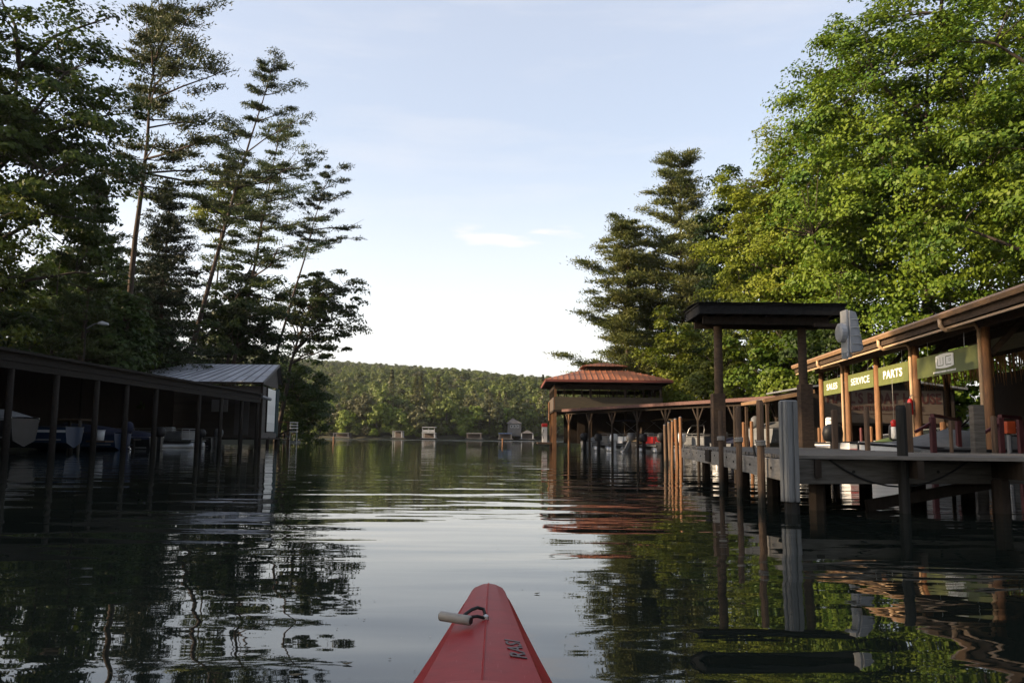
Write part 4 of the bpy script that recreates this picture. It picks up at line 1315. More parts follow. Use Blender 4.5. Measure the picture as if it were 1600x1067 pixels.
def runabout(label, loc, heading, L=5.2, W=2.0, hull='gelcoat', deck='gelcoat', cover=None, motor=None, screen=True, stripe=None, z=0.0, group=None, frame=False, tilt=0.0, fb=0.62):
    """open motor boat; local +y is the bow; heading turns +y away from world +Y (anticlockwise)"""
    t = thing('motor_boat', label, 'boat', (loc[0], loc[1], z), group, heading)
    st = [(-0.5, 0.92, 1.0), (-0.25, 1.0, 1.0), (0.05, 1.0, 1.02), (0.25, 0.86, 1.06), (0.38, 0.60, 1.12), (0.46, 0.30, 1.18), (0.5, 0.04, 1.22)]
    rings, rim = [], []
    for s, w_, sh in st:
        y = s * L
        hw = W / 2 * w_
        zt = fb * sh
        kz = -0.28 + 0.50 * max(0, (s - 0.2) / 0.3) ** 2
        rings.append([(-hw, y, zt), (-hw * 0.95, y, zt * 0.55), (-hw * 0.80, y, kz * 0.35 + 0.05), (0, y, kz), (hw * 0.80, y, kz * 0.35 + 0.05), (hw * 0.95, y, zt * 0.55), (hw, y, zt)])
        rim.append((hw, y, zt))
    hb = MB().loft(rings, closed=False, caps=False)
    hb.add(rings[0], [(6, 5, 4, 3, 2, 1, 0)])
    ho = hb.build('hull', hull, t, smooth=False)
    gw = MB()
    for sgn in (-1, 1):
        gw.tube([(sgn * a, y, zz + 0.01) for a, y, zz in rim], 0.035, 6, True)
    gw.build('rub_rail', 'black_plastic' if hull != 'gelcoat_black' else 'steel', ho)
    if stripe:
        for sgn in (-1, 1):
            sm = MB()
            pts = [(sgn * (a * 0.985 + 0.012), y, zz * 0.78) for a, y, zz in rim]
            pts2 = [(sgn * (a * 0.975 + 0.012), y, zz * 0.62) for a, y, zz in rim]
            sm.add(pts + pts2, [(i, i + 1, i + 1 + len(pts), i + len(pts)) for i in range(len(pts) - 1)])
            sm.build('stripe', stripe, ho)
    dk = MB()
    fr = [r_ for r_ in rim if r_[1] >= 0.04 * L]
    q = [(a, y, zz) for a, y, zz in fr]
    mid = [(0, y, zz + 0.10 * (1 - abs(2 * (y / L - 0.25)))) for a, y, zz in fr]
    left = [(-a, y, zz) for a, y, zz in fr]
    k = len(fr)
    dk.add(left + mid + q, [(i, i + 1, k + i + 1, k + i) for i in range(k - 1)] + [(k + i, k + i + 1, 2 * k + i + 1, 2 * k + i) for i in range(k - 1)])
    dk.build('deck', deck, t)
    MB().slab([(-W * 0.42, -0.46 * L, 0.10), (W * 0.42, -0.46 * L, 0.10), (W * 0.42, 0.06 * L, 0.10), (-W * 0.42, 0.06 * L, 0.10)], 0.05).build('cockpit_floor', 'canvas_grey', t)
    if cover:
        rs = []
        for s, hgt in ((-0.50, 0.04), (-0.36, 0.30), (-0.12, 0.42), (0.06, 0.48), (0.2, 0.25), (0.34, 0.07)):
            w_ = np.interp(s, [a for a, _, _ in st], [b0 for _, b0, _ in st]) * W / 2 + 0.04
            zt = fb * np.interp(s, [a for a, _, _ in st], [c0 for _, _, c0 in st]) + 0.02
            rs.append([(-w_, s * L, zt - 0.12), (-w_, s * L, zt), (-w_ * 0.55, s * L, zt + hgt * 0.8), (0, s * L, zt + hgt), (w_ * 0.55, s * L, zt + hgt * 0.8), (w_, s * L, zt), (w_, s * L, zt - 0.12)])
        MB().loft(rs, closed=False, caps=False).build('cover', cover, t, smooth=True)
    else:
        for sgn in (-1, 1):
            MB().box((sgn * W * 0.22, -0.06 * L, 0.36), (0.5, 0.5, 0.45)).build('seat', 'shade_white', t, bevel=0.05)
        MB().box((0, -0.38 * L, 0.34), (W * 0.74, 0.5, 0.4)).build('seat', 'shade_white', t, bevel=0.05)
        if screen:
            ws = MB()
            zt = fb * 1.03
            ws.slab([(-W * 0.40, 0.02 * L, zt), (-W * 0.22, 0.14 * L, zt + 0.10), (-W * 0.20, 0.10 * L, zt + 0.42), (-W * 0.36, 0.0, zt + 0.36)], 0.015)
            ws.slab([(-W * 0.22, 0.14 * L, zt + 0.10), (W * 0.22, 0.14 * L, zt + 0.10), (W * 0.20, 0.10 * L, zt + 0.42), (-W * 0.20, 0.10 * L, zt + 0.42)], 0.015)
            ws.slab([(W * 0.22, 0.14 * L, zt + 0.10), (W * 0.40, 0.02 * L, zt), (W * 0.36, 0.0, zt + 0.36), (W * 0.20, 0.10 * L, zt + 0.42)], 0.015)
            wo_ = ws.build('windscreen', 'glass_dark', t)
            MB().tube([(-W * 0.36, 0.0, zt + 0.37), (-W * 0.20, 0.10 * L, zt + 0.43), (W * 0.20, 0.10 * L, zt + 0.43), (W * 0.36, 0.0, zt + 0.37)], 0.018, 5).build('frame', 'steel', wo_)
    if frame:      # wakeboard arch
        MB().tube([(-W * 0.47, -0.1 * L, fb), (-W * 0.40, -0.04 * L, fb + 0.8), (-W * 0.3, -0.02 * L, fb + 1.05), (W * 0.3, -0.02 * L, fb + 1.05), (W * 0.40, -0.04 * L, fb + 0.8), (W * 0.47, -0.1 * L, fb)], 0.035, 7).build('tow_arch', 'aluminium', t)
    if motor:
        outboard(t, (0, -0.5 * L - 0.14, fb * 0.72), motor, 1.15, tilt)
    return t


def pontoon(label, loc, heading, L=6.0, W=2.4, panel='gelcoat', canopy=None, motor='gelcoat_black', group=None):
    t = thing('pontoon_boat', label, 'boat', (loc[0], loc[1], 0.0), group, heading)
    for sgn in (-1, 1):
        MB().tube([(sgn * W * 0.36, -L * 0.5, 0.05), (sgn * W * 0.36, L * 0.36, 0.05), (sgn * W * 0.36, L * 0.46, 0.12), (sgn * W * 0.36, L * 0.51, 0.24)], [0.29, 0.29, 0.2, 0.03], 12).build('pontoon', 'aluminium', t, smooth=True)
    MB().box((0, 0, 0.42), (W, L, 0.07)).build('deck', 'canvas_grey', t)
    MB().box((0, 0, 0.42), (W + 0.03, L + 0.03, 0.03)).build('deck_trim', 'aluminium', t)

    def fence(a, b_, n_):
        a, b_ = Vector(a), Vector(b_)
        d = (b_ - a) / n_
        for i in range(n_):
            p, q = a + d * i, a + d * (i + 1)
            MB().beam((p + q) / 2 - d * 0.46 + Vector((0, 0, 0.29)), (p + q) / 2 + d * 0.46 + Vector((0, 0, 0.29)), 0.012, 0.42).build('side_panel', panel, t)
        rl = MB()
        for zz in (0.05, 0.54, 0.68):
            rl.tube([a + Vector((0, 0, zz)), b_ + Vector((0, 0, zz))], 0.022, 5)
        for i in range(n_ + 1):
            p = a + d * i
            rl.tube([p, p + Vector((0, 0, 0.7))], 0.022, 5)
        rl.build('railing', 'aluminium', t)
    y0, y1, hw = -L * 0.40, L * 0.47, W / 2 - 0.05
    fence((-hw, y0, 0.46), (-hw, y1, 0.46), 4)
    fence((hw, y0, 0.46), (hw, y1, 0.46), 4)
    fence((-hw, y1, 0.46), (hw, y1, 0.46), 2)
    fence((-hw, y0, 0.46), (hw, y0, 0.46), 2)
    MB().box((-hw + 0.35, -L * 0.22, 0.68), (0.6, 1.6, 0.4)).build('bench', 'shade_white', t, bevel=0.05)
    MB().box((hw - 0.35, L * 0.2, 0.68), (0.6, 1.8, 0.4)).build('bench', 'shade_white', t, bevel=0.05)
    MB().box((hw - 0.4, -L * 0.15, 0.85), (0.55, 0.5, 0.8)).build('helm_console', 'shade_white', t, bevel=0.06)
    if canopy:
        rs = []
        for s in (-1, -0.5, 0, 0.5, 1):
            rs.append([(hw * q, -L * 0.1 + s * 1.3, 2.05 + 0.10 * (1 - q * q) - 0.08 * s * s) for q in (-1, -0.5, 0, 0.5, 1)])
        MB().loft(rs, closed=False, caps=False).build('canopy', canopy, t, smooth=True)
        cf = MB()
        for sgn in (-1, 1):
            for s in (-1, 1):
                cf.tube([(sgn * hw, -L * 0.1, 1.1), (sgn * hw, -L * 0.1 + s * 1.28, 1.98)], 0.016, 5)
        cf.build('canopy_frame', 'aluminium', t)
    outboard(t, (0, -L * 0.5 - 0.1, 0.42), motor, 1.1)
    return t


def heading_of(v):
    return math.atan2(v.y, v.x) - math.pi / 2


def at_px(px, y_):
    return ((px - 800) / FPX * y_ * math.cos(PITCH), y_)


hs = heading_of(en)                 # bow pointing into the shop
runabout('white boat with a low pale deck tied under the SALES sign', at_px(1334, 29.0), heading_of(-ed) + 0.9, L=4.6, W=1.8, screen=False, fb=0.72)
runabout('dark-hulled boat with a silver outboard beneath the SERVICE sign', at_px(1388, 26.0), hs, L=4.8, hull='gelcoat_black', deck='gelcoat_grey', motor='gelcoat_grey')
runabout('sunlit white boat with red trim beside the fire extinguisher post', at_px(1452, 24.2), hs, L=5.0, stripe='red_paint', motor='gelcoat_black', fb=0.76)
runabout('white runabout with a swept grey bow behind the dock under the emblem sign', at_px(1500, 20.5), heading_of(-en) + 0.25, L=5.4, W=2.1, hull='gelcoat', deck='gelcoat', cover='canvas_grey')
runabout('olive boat with a green cover moored deep in the shop', at_px(1478, 25.0), hs + 0.1, L=4.6, hull='gelcoat', cover='canvas_green')
runabout('pale grey boat cut by the right frame edge behind the dock', at_px(1606, 19.5), hs, L=5.0, hull='gelcoat_grey', deck='gelcoat', screen=True)
# outboard on a stand at the shop edge, with dark cowling
xs_, ys_ = at_px(1400, 24.4)
ms = thing('motor_stand', 'black outboard clamped to a wooden stand near the front black post', 'motor stand', (xs_, ys_, 0.0))
MB().box((0, 0.1, 0.52), (0.5, 0.1, 0.3)).build('clamp_board', 'mid_wood', ms)
for sgn in (-1, 1):
    MB().box((sgn * 0.22, 0.12, -0.3), (0.08, 0.08, 2.2)).build('leg', 'mid_wood', ms)
outboard(ms, (0, -0.08, 0.62), 'gelcoat_black', 1.1)

# boat lift frames painted red
def lift(label, pts, ztop):
    t = thing('boat_lift', label, 'boat lift', (pts[0][0], pts[0][1], 0), 'red boat lifts by the shop')
    o = (pts[0][0], pts[0][1], 0)
    for (x, y) in pts:
        MB(o).box((x, y, (ztop - 1.6) / 2), (0.10, 0.10, ztop + 1.6)).build('upright', 'red_steel', t, bevel=0.01)
    a, b_ = pts[0], pts[-1]
    MB(o).beam((a[0], a[1], ztop + 0.035), (b_[0], b_[1], ztop + 0.035), 0.07, 0.06).build('top_beam', 'red_steel', t)
    MB(o).beam((a[0] - 0.4, a[1] - 0.1, ztop - 0.30), (a[0], a[1], ztop - 0.10), 0.05, 0.05).build('brace', 'red_steel', t)


lift('dark red boat lift frame behind the dock left of the emblem sign post', [at_px(1460, 16.5), at_px(1500, 19.5)], 1.30)
lift('dark red boat lift frame behind the dock at the right edge', [at_px(1566, 16.0), at_px(1597, 17.0)], 1.28)
# small shop-side things
def simple_post(px, y_, zt, r_, mat, label, name='mooring_post', cat='post', group=None):
    x, y = at_px(px, y_)
    o = MB((x, y, 0)).tube([(x, y, -1.6), (x, y, zt - 0.03), (x, y, zt)], [r_, r_ * 0.95, r_ * 0.7], 9).build(name, mat)
    return tag(o, label, cat, group)


simple_post(1282, 31.0, 1.30, 0.06, 'tan_post', 'short sunlit post left of the SALES sign post')
simple_post(1293, 31.5, 1.30, 0.05, 'tan_post', 'short thin sunlit post right of the SALES sign post')
simple_post(1347.5, 29, 1.28, 0.05, 'red_steel', 'thin dark red post under the SERVICE sign')
simple_post(1363.5, 27.5, 1.30, 0.06, 'tan_post', 'crooked sunlit post beside the post under the SERVICE sign')
simple_post(1476.5, 22.5, 1.35, 0.085, 'tan_post', 'stout sunlit post behind the left red boat lift')
simple_post(1496.5, 21.5, 1.10, 0.07, 'tan_post', 'short sunlit stump behind the white runabout')
x, y = at_px(1299.5, 30.4)
bt = thing('fender_drum', 'tall pale banded fender drum beside the SALES post', 'drum', (x, y, 0))
MB((x, y, 0)).tube([(x, y, -1.5), (x, y, 0.5)], 0.07, 8).build('pile', 'mid_wood', bt)
MB((x, y, 0)).tube([(x, y, 0.45), (x, y, 0.5), (x, y, 1.60), (x, y, 1.66)], [0.13, 0.155, 0.155, 0.13], 14).build('sleeve', 'white_paint', bt, smooth=True)
for zz in (0.7, 1.0, 1.3, 1.55):
    MB((x, y, 0)).tube([(x, y, zz), (x, y, zz + 0.03)], 0.162, 14).build('band', 'pvc', bt)
x, y = at_px(1399.5, 24.0)
fb_ = thing('fender_board', 'red and white striped hanging fender near the front black post', 'fender', (x, y, 0.9))
MB((x, y, 0.9)).tube([(x, y, 0.88), (x, y, 0.92), (x, y, 1.22), (x, y, 1.26)], [0.05, 0.085, 0.085, 0.05], 10).build('body', 'white_paint', fb_, smooth=True)
MB((x, y, 0.9)).tube([(x, y, 1.24), (x, y, 1.38), (x, y, 1.44)], [0.086, 0.086, 0.04], 10).build('top_band', 'red_paint', fb_, smooth=True)
MB((x, y, 0.9)).tube([(x, y, 1.42), (x, y, 2.6)], 0.008, 4).build('rope', 'pvc', fb_)
x, y = at_px(1579, 17.3)
ob = thing('winch_box', 'orange winch box on a post behind the right red boat lift', 'winch', (x, y, 0))
MB((x, y, 0)).tube([(x, y, -1.5), (x, y, 0.98)], 0.05, 8).build('post', 'grey_metal', ob)
MB((x, y, 0)).box((x, y, 1.12), (0.20, 0.20, 0.26)).build('box', 'orange_paint', ob, bevel=0.02)
MB((x, y, 0)).tube([(x + 0.13, y, 1.12), (x + 0.2, y, 1.12), (x + 0.2, y - 0.15, 1.05)], 0.018, 6).build('crank', 'steel', ob)

# ------------------------------------------------------------------ long maroon shed on the right
M0, M1 = Vector((12.6, 39.4, 0)), Vector((3.75, 60.9, 0))
md = (M1 - M0).normalized()
mn = Vector((-md.y, md.x, 0))
mn = -mn if mn.x < 0 else mn          # pointing inland
sh = thing('boat_shed', 'long low shed with a maroon roof sheltering pontoon boats on the right', 'boat shed', (8.5, 50, 0))
MO = (8.5, 50, 0)
rf_ = MB(MO)
npan = 24
LL = (M1 - M0).length
for i in range(npan):
    a = M0 + md * (LL * i / npan + 0.01)
    b_ = M0 + md * (LL * (i + 1) / npan - 0.01)
    z1, z2 = 2.93, 3.45
    MB(MO).slab([up(a, z1), up(b_, z1), up(b_ + mn * 6.5, z2), up(a + mn * 6.5, z2)][::-1], 0.03).build('roof_panel', 'maroon_roof', sh)
MB(MO).beam(up(M0 - mn * 0.03, 2.83), up(M1 - mn * 0.03, 2.83), 0.04, 0.17).build('fascia_board', 'maroon_roof', sh)
MB(MO).beam(up(M0 + mn * 0.35, 2.66), up(M1 + mn * 0.35, 2.66), 0.1, 0.22).build('header_beam', 'dark_wood', sh)
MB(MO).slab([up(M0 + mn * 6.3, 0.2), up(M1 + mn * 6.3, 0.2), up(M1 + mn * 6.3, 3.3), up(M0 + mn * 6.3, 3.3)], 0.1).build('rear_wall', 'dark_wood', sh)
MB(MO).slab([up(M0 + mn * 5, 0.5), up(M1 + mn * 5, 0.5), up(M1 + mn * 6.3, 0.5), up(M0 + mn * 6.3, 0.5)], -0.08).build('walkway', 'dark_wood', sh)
MB(MO).beam(up(M1 + md * 0.03 + mn * 0.0, 2.86), up(M1 + md * 0.03 + mn * 1.5, 2.99), 0.04, 0.2).build('rake_board', 'gutter_tan', sh)
for i in range(8):
    p = M0 + md * (0.4 + (LL - 0.8) * i / 7) + mn * 0.35
    MB(MO).tube([up(p, -1.6), up(p, 2.55)], [0.09, 0.08], 8).build('post', 'tan_post' if i == 7 else 'dark_wood', sh)  # lit end post, others in tree shade: both put into the wood colour
    for sg in (-1, 1):
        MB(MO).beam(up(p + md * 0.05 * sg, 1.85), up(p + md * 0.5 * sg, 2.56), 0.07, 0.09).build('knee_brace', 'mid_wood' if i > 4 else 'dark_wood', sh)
hm = heading_of(mn)


def slip(px, inset):
    x, y = along(px, M0, M1)
    p = Vector((x, y, 0)) + mn * inset
    return (p.x, p.y)


runabout('small grey covered boat at the far end of the maroon shed', slip(906, 2.8), hm, L=4.4, hull='gelcoat_grey', cover='canvas_grey', motor='gelcoat_black')
pontoon('pontoon boat with pale railings and a blue canopy in the maroon shed', slip(927, 3.6), hm, panel='gelcoat_grey', canopy='canvas_blue')
pontoon('white-railed pontoon boat beside the braced post in the maroon shed', slip(949, 3.7), hm, panel='gelcoat', motor='gelcoat')
runabout('tan-covered boat with a tilted silver motor in the maroon shed', slip(971, 3.4), hm, L=5.4, hull='gelcoat_black', cover='canvas_tan', motor='gelcoat_grey', tilt=-0.5)
pontoon('pontoon boat with bright red side panels in the maroon shed', slip(1001, 3.4), hm, panel='red_paint', canopy='canvas_tan')
runabout('teal-shadowed boat with a dark motor right of the red pontoon boat', slip(1028, 3.0), hm, L=5.0, hull='gelcoat_black', deck='gelcoat_grey', motor='gelcoat_black', frame=True)
pontoon('pontoon boat half hidden behind the five pilings', slip(1060, 3.4), hm, panel='gelcoat_grey', motor='gelcoat')
runabout('white boat seen between the dock pilings in the maroon shed', slip(1112, 3.2), hm, L=5.2, hull='gelcoat_grey', cover='canvas_blue', motor='gelcoat')
runabout('white boat raised high behind the grey corner post', slip(1208, 1.9), hm, L=5.2, z=0.75, hull='gelcoat_grey', cover='canvas_grey', motor='gelcoat_grey')

# ------------------------------------------------------------------ red-roofed pavilion
pv = thing('pavilion', 'two-storey open pavilion with a red metal hip roof and cupola', 'pavilion', (7.2, 65, 0))
PO = (7.2, 65, 0)
cx_, cy_ = 7.25, 65.8
hx, hy = 4.75, 4.7
ez_, rzz = 5.15, 6.05
tx, ty = 1.75, 1.9            # top opening under the cupola


def hip(cx0, cy0, hx0, hy0, tx0, ty0, z0_, z1_, npn, mat, name, par, t_=0.04):
    """four slopes of separate standing-seam panels"""
    cor = [(-1, -1), (1, -1), (1, 1), (-1, 1)]
    for k in range(4):
        c0, c1 = cor[k], cor[(k + 1) % 4]
        e0, e1 = Vector((cx0 + c0[0] * hx0, cy0 + c0[1] * hy0, z0_)), Vector((cx0 + c1[0] * hx0, cy0 + c1[1] * hy0, z0_))
        t0, t1 = Vector((cx0 + c0[0] * tx0, cy0 + c0[1] * ty0, z1_)), Vector((cx0 + c1[0] * tx0, cy0 + c1[1] * ty0, z1_))
        L_ = (e1 - e0).length
        dv = (e1 - e0).normalized()
        rise = ((t0 + t1) / 2 - (e0 + e1) / 2)
        a0 = (t0 - e0).dot(dv)
        a1 = (t1 - e0).dot(dv)
        for i in range(npn):
            s0, s1 = L_ * i / npn + 0.006, L_ * (i + 1) / npn - 0.006

            def hgt(s):
                return min(1.0, s / a0 if a0 > 0 else 1.0, (L_ - s) / (L_ - a1) if L_ > a1 else 1.0)
            pts = [e0 + dv * s0, e0 + dv * s1]
            ss = [s1] + [q for q in (a1, a0) if s0 < q < s1] + [s0]
            for s in ss:
                p = e0 + dv * s + rise * hgt(s)
                if (p - pts[-1]).length > 0.02:
                    pts.append(p)
            if len(pts) < 3 or (pts[-1] - pts[0]).length < 0.02:
                pts = pts[:-1] if len(pts) > 3 else pts
            pm_ = MB(PO).slab(pts, t_)
            # raised seam along the panel edge
            p0, p1 = e0 + dv * s0, e0 + dv * s0 + rise * hgt(s0)
            if (p1 - p0).length > 0.15:
                nv = dv.cross(rise).normalized()
                pm_.beam(p0 + nv * 0.022, p1 + nv * 0.022, 0.045, 0.05, up=nv)
            pm_.build('roof_panel', mat, par)


rp_ = MB(PO).box((cx_, cy_, ez_ - 0.18), (2 * hx - 0.1, 2 * hy - 0.1, 0.06)).build('soffit', 'dark_wood', pv)
hip(cx_, cy_, hx, hy, tx, ty, ez_, rzz, 22, 'red_roof', 'roof', pv)
for k, (a, b_) in enumerate((((-1, -1), (1, -1)), ((1, -1), (1, 1)), ((1, 1), (-1, 1)), ((-1, 1), (-1, -1)))):
    p, q = Vector((cx_ + a[0] * (hx - 0.02), cy_ + a[1] * (hy - 0.02), ez_ - 0.10)), Vector((cx_ + b_[0] * (hx - 0.02), cy_ + b_[1] * (hy - 0.02), ez_ - 0.10))
    MB(PO).beam(p, q, 0.04, 0.15).build('eave_board', 'red_trim', pv)
cu = MB(PO).box((cx_, cy_, rzz + 0.10), (2 * tx - 0.7, 2 * ty - 0.7, 0.55)).build('cupola_wall', 'dark_wood', pv)
hip(cx_, cy_, tx + 0.0, ty + 0.0, 0.25, 0.3, rzz + 0.36, rzz + 0.74, 10, 'red_roof', 'cupola', cu, 0.03)
# posts, floor, parapet and slatted window band of the upper storey
wx, wy = 3.95, 3.7
for sx_ in (-1, -0.33, 0.33, 1):
    for sy_ in (-1, -0.33, 0.33, 1):
        if max(abs(sx_), abs(sy_)) < 0.9:
            continue
        MB(PO).box((cx_ + sx_ * wx, cy_ + sy_ * wy, 1.62), (0.17, 0.17, 6.4)).build('post', 'tan_post' if sx_ < -0.9 else 'mid_wood', pv)  # sun-side posts get the brighter wood, light put into the colour
MB(PO).box((cx_, cy_, 2.86), (2 * wx + 0.3, 2 * wy + 0.3, 0.16)).build('upper_floor', 'dark_wood', pv)
for k, (ax, s) in enumerate((('x', -1), ('x', 1), ('y', -1), ('y', 1))):
    if ax == 'y':
        MB(PO).box((cx_, cy_ + s * (wy + 0.11), 3.42), (2 * wx + 0.1, 0.05, 0.95)).build('parapet', 'olive_wall', pv)
        MB(PO).box((cx_, cy_ + s * (wy + 0.10), 4.66), (2 * wx + 0.1, 0.05, 0.34)).build('valance', 'dark_wood', pv)
        for i in range(1, 12):
            xx = cx_ - wx + 2 * wx * i / 12
            MB(PO).box((xx, cy_ + s * (wy + 0.10), 4.19), (0.07, 0.06, 0.6)).build('mullion', 'dark_wood', pv)
    else:
        MB(PO).box((cx_ + s * (wx + 0.11), cy_, 3.42), (0.05, 2 * wy + 0.1, 0.95)).build('parapet', 'tan_board', pv)
        MB(PO).box((cx_ + s * (wx + 0.10), cy_, 4.66), (0.05, 2 * wy + 0.1, 0.34)).build('valance', 'dark_wood', pv)
        for i in range(1, 12):
            yy = cy_ - wy + 2 * wy * i / 12
            MB(PO).box((cx_ + s * (wx + 0.10), yy, 4.19), (0.06, 0.07, 0.6)).build('mullion', 'dark_wood', pv)
MB(PO).box((cx_ + 0.6, cy_ + wy - 0.1, 1.6), (2 * wx - 1.0, 0.08, 2.36)).build('lower_wall', 'dark_wood', pv)
MB(PO).box((cx_ + wx - 0.1, cy_, 1.6), (0.08, 2 * wy - 0.5, 2.36)).build('lower_wall', 'dark_wood', pv)
MB(PO).box((cx_ + 0.8, cy_ - 0.6, 1.6), (2 * wx - 2.2, 0.08, 2.36)).build('lower_wall', 'dark_wood', pv)
# plank stair screen on the channel side
for i in range(6):
    MB(PO).box((cx_ - wx - 0.2, cy_ + wy - 0.25 - i * 0.24, 3.0 + 0.02 * (i % 2)), (0.04, 0.22, 1.5)).build('screen_board', 'tan_post', pv)
MB(PO).box((cx_ - wx - 0.5, cy_ + 1.0, 0.42), (1.4, 3.6, 0.12)).build('landing', 'mid_wood', pv)
xg, yg = cx_ - wx - 0.55, cy_ + 2.4
gp_ = thing('fuel_pump', 'red and white fuel pump at the channel corner of the pavilion', 'fuel pump', (xg, yg, 0.48))
MB((xg, yg, 0.48)).box((xg, yg, 1.1), (0.42, 0.55, 1.24)).build('cabinet', 'white_paint', gp_, bevel=0.03)
MB((xg, yg, 0.48)).box((xg, yg, 1.86), (0.46, 0.6, 0.28)).build('top_panel', 'red_paint', gp_, bevel=0.03)
MB((xg, yg, 0.48)).tube([(xg - 0.1, yg - 0.3, 1.5), (xg - 0.2, yg - 0.45, 1.1), (xg - 0.1, yg - 0.35, 0.8)], 0.025, 6).build('hose', 'black_plastic', gp_)

# ------------------------------------------------------------------ left covered shed
ls = thing('covered_dock', 'long dark covered boat dock along the left bank', 'boat shed', (-18.6, 40, 0))
LO = (-18.6, 40, 0)
xa, xb, ya, yb = -18.55, -25.0, 8.0, 61.0
for i in range(36):
    y0 = ya + (yb - ya) * i / 36 + 0.006
    y1 = ya + (yb - ya) * (i + 1) / 36 - 0.006
    MB(LO).slab([(xa + 0.25, y0, 3.86), (xa + 0.25, y1, 3.86), (xb, y1, 4.5), (xb, y0, 4.5)], 0.035).build('roof_panel', 'tar_roof', ls)
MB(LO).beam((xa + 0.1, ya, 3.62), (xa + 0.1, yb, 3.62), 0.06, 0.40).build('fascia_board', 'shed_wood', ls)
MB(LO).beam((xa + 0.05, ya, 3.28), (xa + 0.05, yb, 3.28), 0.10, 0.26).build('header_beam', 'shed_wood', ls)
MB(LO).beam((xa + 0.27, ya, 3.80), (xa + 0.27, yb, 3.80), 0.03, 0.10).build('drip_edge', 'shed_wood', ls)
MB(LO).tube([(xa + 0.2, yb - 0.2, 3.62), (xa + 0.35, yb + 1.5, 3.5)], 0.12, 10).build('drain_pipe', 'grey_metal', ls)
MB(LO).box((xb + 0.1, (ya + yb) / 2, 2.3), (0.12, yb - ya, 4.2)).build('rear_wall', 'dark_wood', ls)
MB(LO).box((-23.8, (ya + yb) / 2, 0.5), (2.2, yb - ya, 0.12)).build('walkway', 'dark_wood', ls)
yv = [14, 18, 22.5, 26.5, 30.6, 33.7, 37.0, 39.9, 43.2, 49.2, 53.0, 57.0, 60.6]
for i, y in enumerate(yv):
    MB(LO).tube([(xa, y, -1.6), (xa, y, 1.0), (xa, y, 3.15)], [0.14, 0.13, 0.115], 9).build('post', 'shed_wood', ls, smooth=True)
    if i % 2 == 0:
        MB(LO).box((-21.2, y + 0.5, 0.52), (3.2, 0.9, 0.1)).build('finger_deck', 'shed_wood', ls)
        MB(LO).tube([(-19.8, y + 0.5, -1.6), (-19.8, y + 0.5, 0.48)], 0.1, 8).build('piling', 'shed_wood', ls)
hl_ = heading_of(Vector((-1, 0, 0)))
runabout('grey-covered boat at the left edge with a slanted pale cover', (-21.2, 32.0), hl_, L=5.0, hull='gelcoat_black', cover='canvas_grey', z=0.55, fb=0.8)
runabout('blue-sided boat with white trim in the left shed', (-21.6, 35.6), hl_ + 0.1, L=5.6, hull='gelcoat_blue', deck='gelcoat_grey', stripe='shade_white', z=0.45)
runabout('dark blue covered boat with a tall motor in the left shed', (-21.8, 41.2), hl_, L=5.2, hull='gelcoat_blue', cover='canvas_blue', motor='canvas_blue', z=0.2)
runabout('pale-bowed boat under a blue cover beside the dark blue boat, left shed', (-21.9, 45.6), hl_, L=5.0, hull='gelcoat_black', deck='gelcoat_grey', cover='canvas_blue', motor='gelcoat_black')
pontoon('shaded pontoon boat toward the far end of the left shed', (-22.2, 51.2), hl_, panel='gelcoat_grey', motor='gelcoat_black')
runabout('shaded dark boat nearest the boathouse in the left shed', (-22.0, 55.0), hl_, L=5.0, hull='gelcoat_black', deck='gelcoat_grey', motor='gelcoat_grey')
wb = thing('work_bench', 'low work table with a pale barrel between two left shed boats', 'table', (-19.6, 38.1, 0.5))
WB = (-19.6, 38.1, 0.5)
MB(WB).box((-19.9, 37.9, 1.42), (1.4, 1.6, 0.07)).build('top', 'mid_wood', wb)
for sx_ in (-0.6, 0.6):
    for sy_ in (-0.7, 0.7):
        MB(WB).box((-19.9 + sx_, 37.9 + sy_, -0.1), (0.09, 0.09, 3.0)).build('leg', 'fascia_wood', wb)
x0, y0 = -19.2, 38.9
bk = thing('bucket', 'pale plastic bucket on the edge of the left shed dock', 'bucket', (x0, y0, 0.48))
MB((x0, y0, 0.48)).box((x0, y0, 0.44), (0.9, 0.8, 0.08)).build('crate_base', 'mid_wood', bk)
MB((x0, y0, 0.48)).tube([(x0, y0, 0.48), (x0, y0, 0.5), (x0, y0, 0.95)], [0.15, 0.17, 0.21], 14).build('body', 'shade_white', bk, smooth=True)
MB((x0, y0, 0.48)).tube([(x0, y0, 0.93), (x0, y0, 0.97)], 0.225, 14).build('rim', 'shade_white', bk)

# ------------------------------------------------------------------ tin-roofed boathouse, left
bh = thing('boathouse', 'brown boathouse with a dappled tin roof and a tall white door', 'boathouse', (-20, 64, 0))
BO = (-20, 64, 0)
c0, c1 = Vector((-18.55, 61.5, 0)), Vector((-19.35, 68.6, 0))      # channel-side wall
cl0, cl1 = Vector((-29.0, 61.3, 0)), Vector((-29.0, 68.6, 0))
eavez, ridgez = 4.72, 6.45
rdg0, rdg1 = Vector((-18.75, 66.6, ridgez)), Vector((-26.3, 66.6, ridgez))
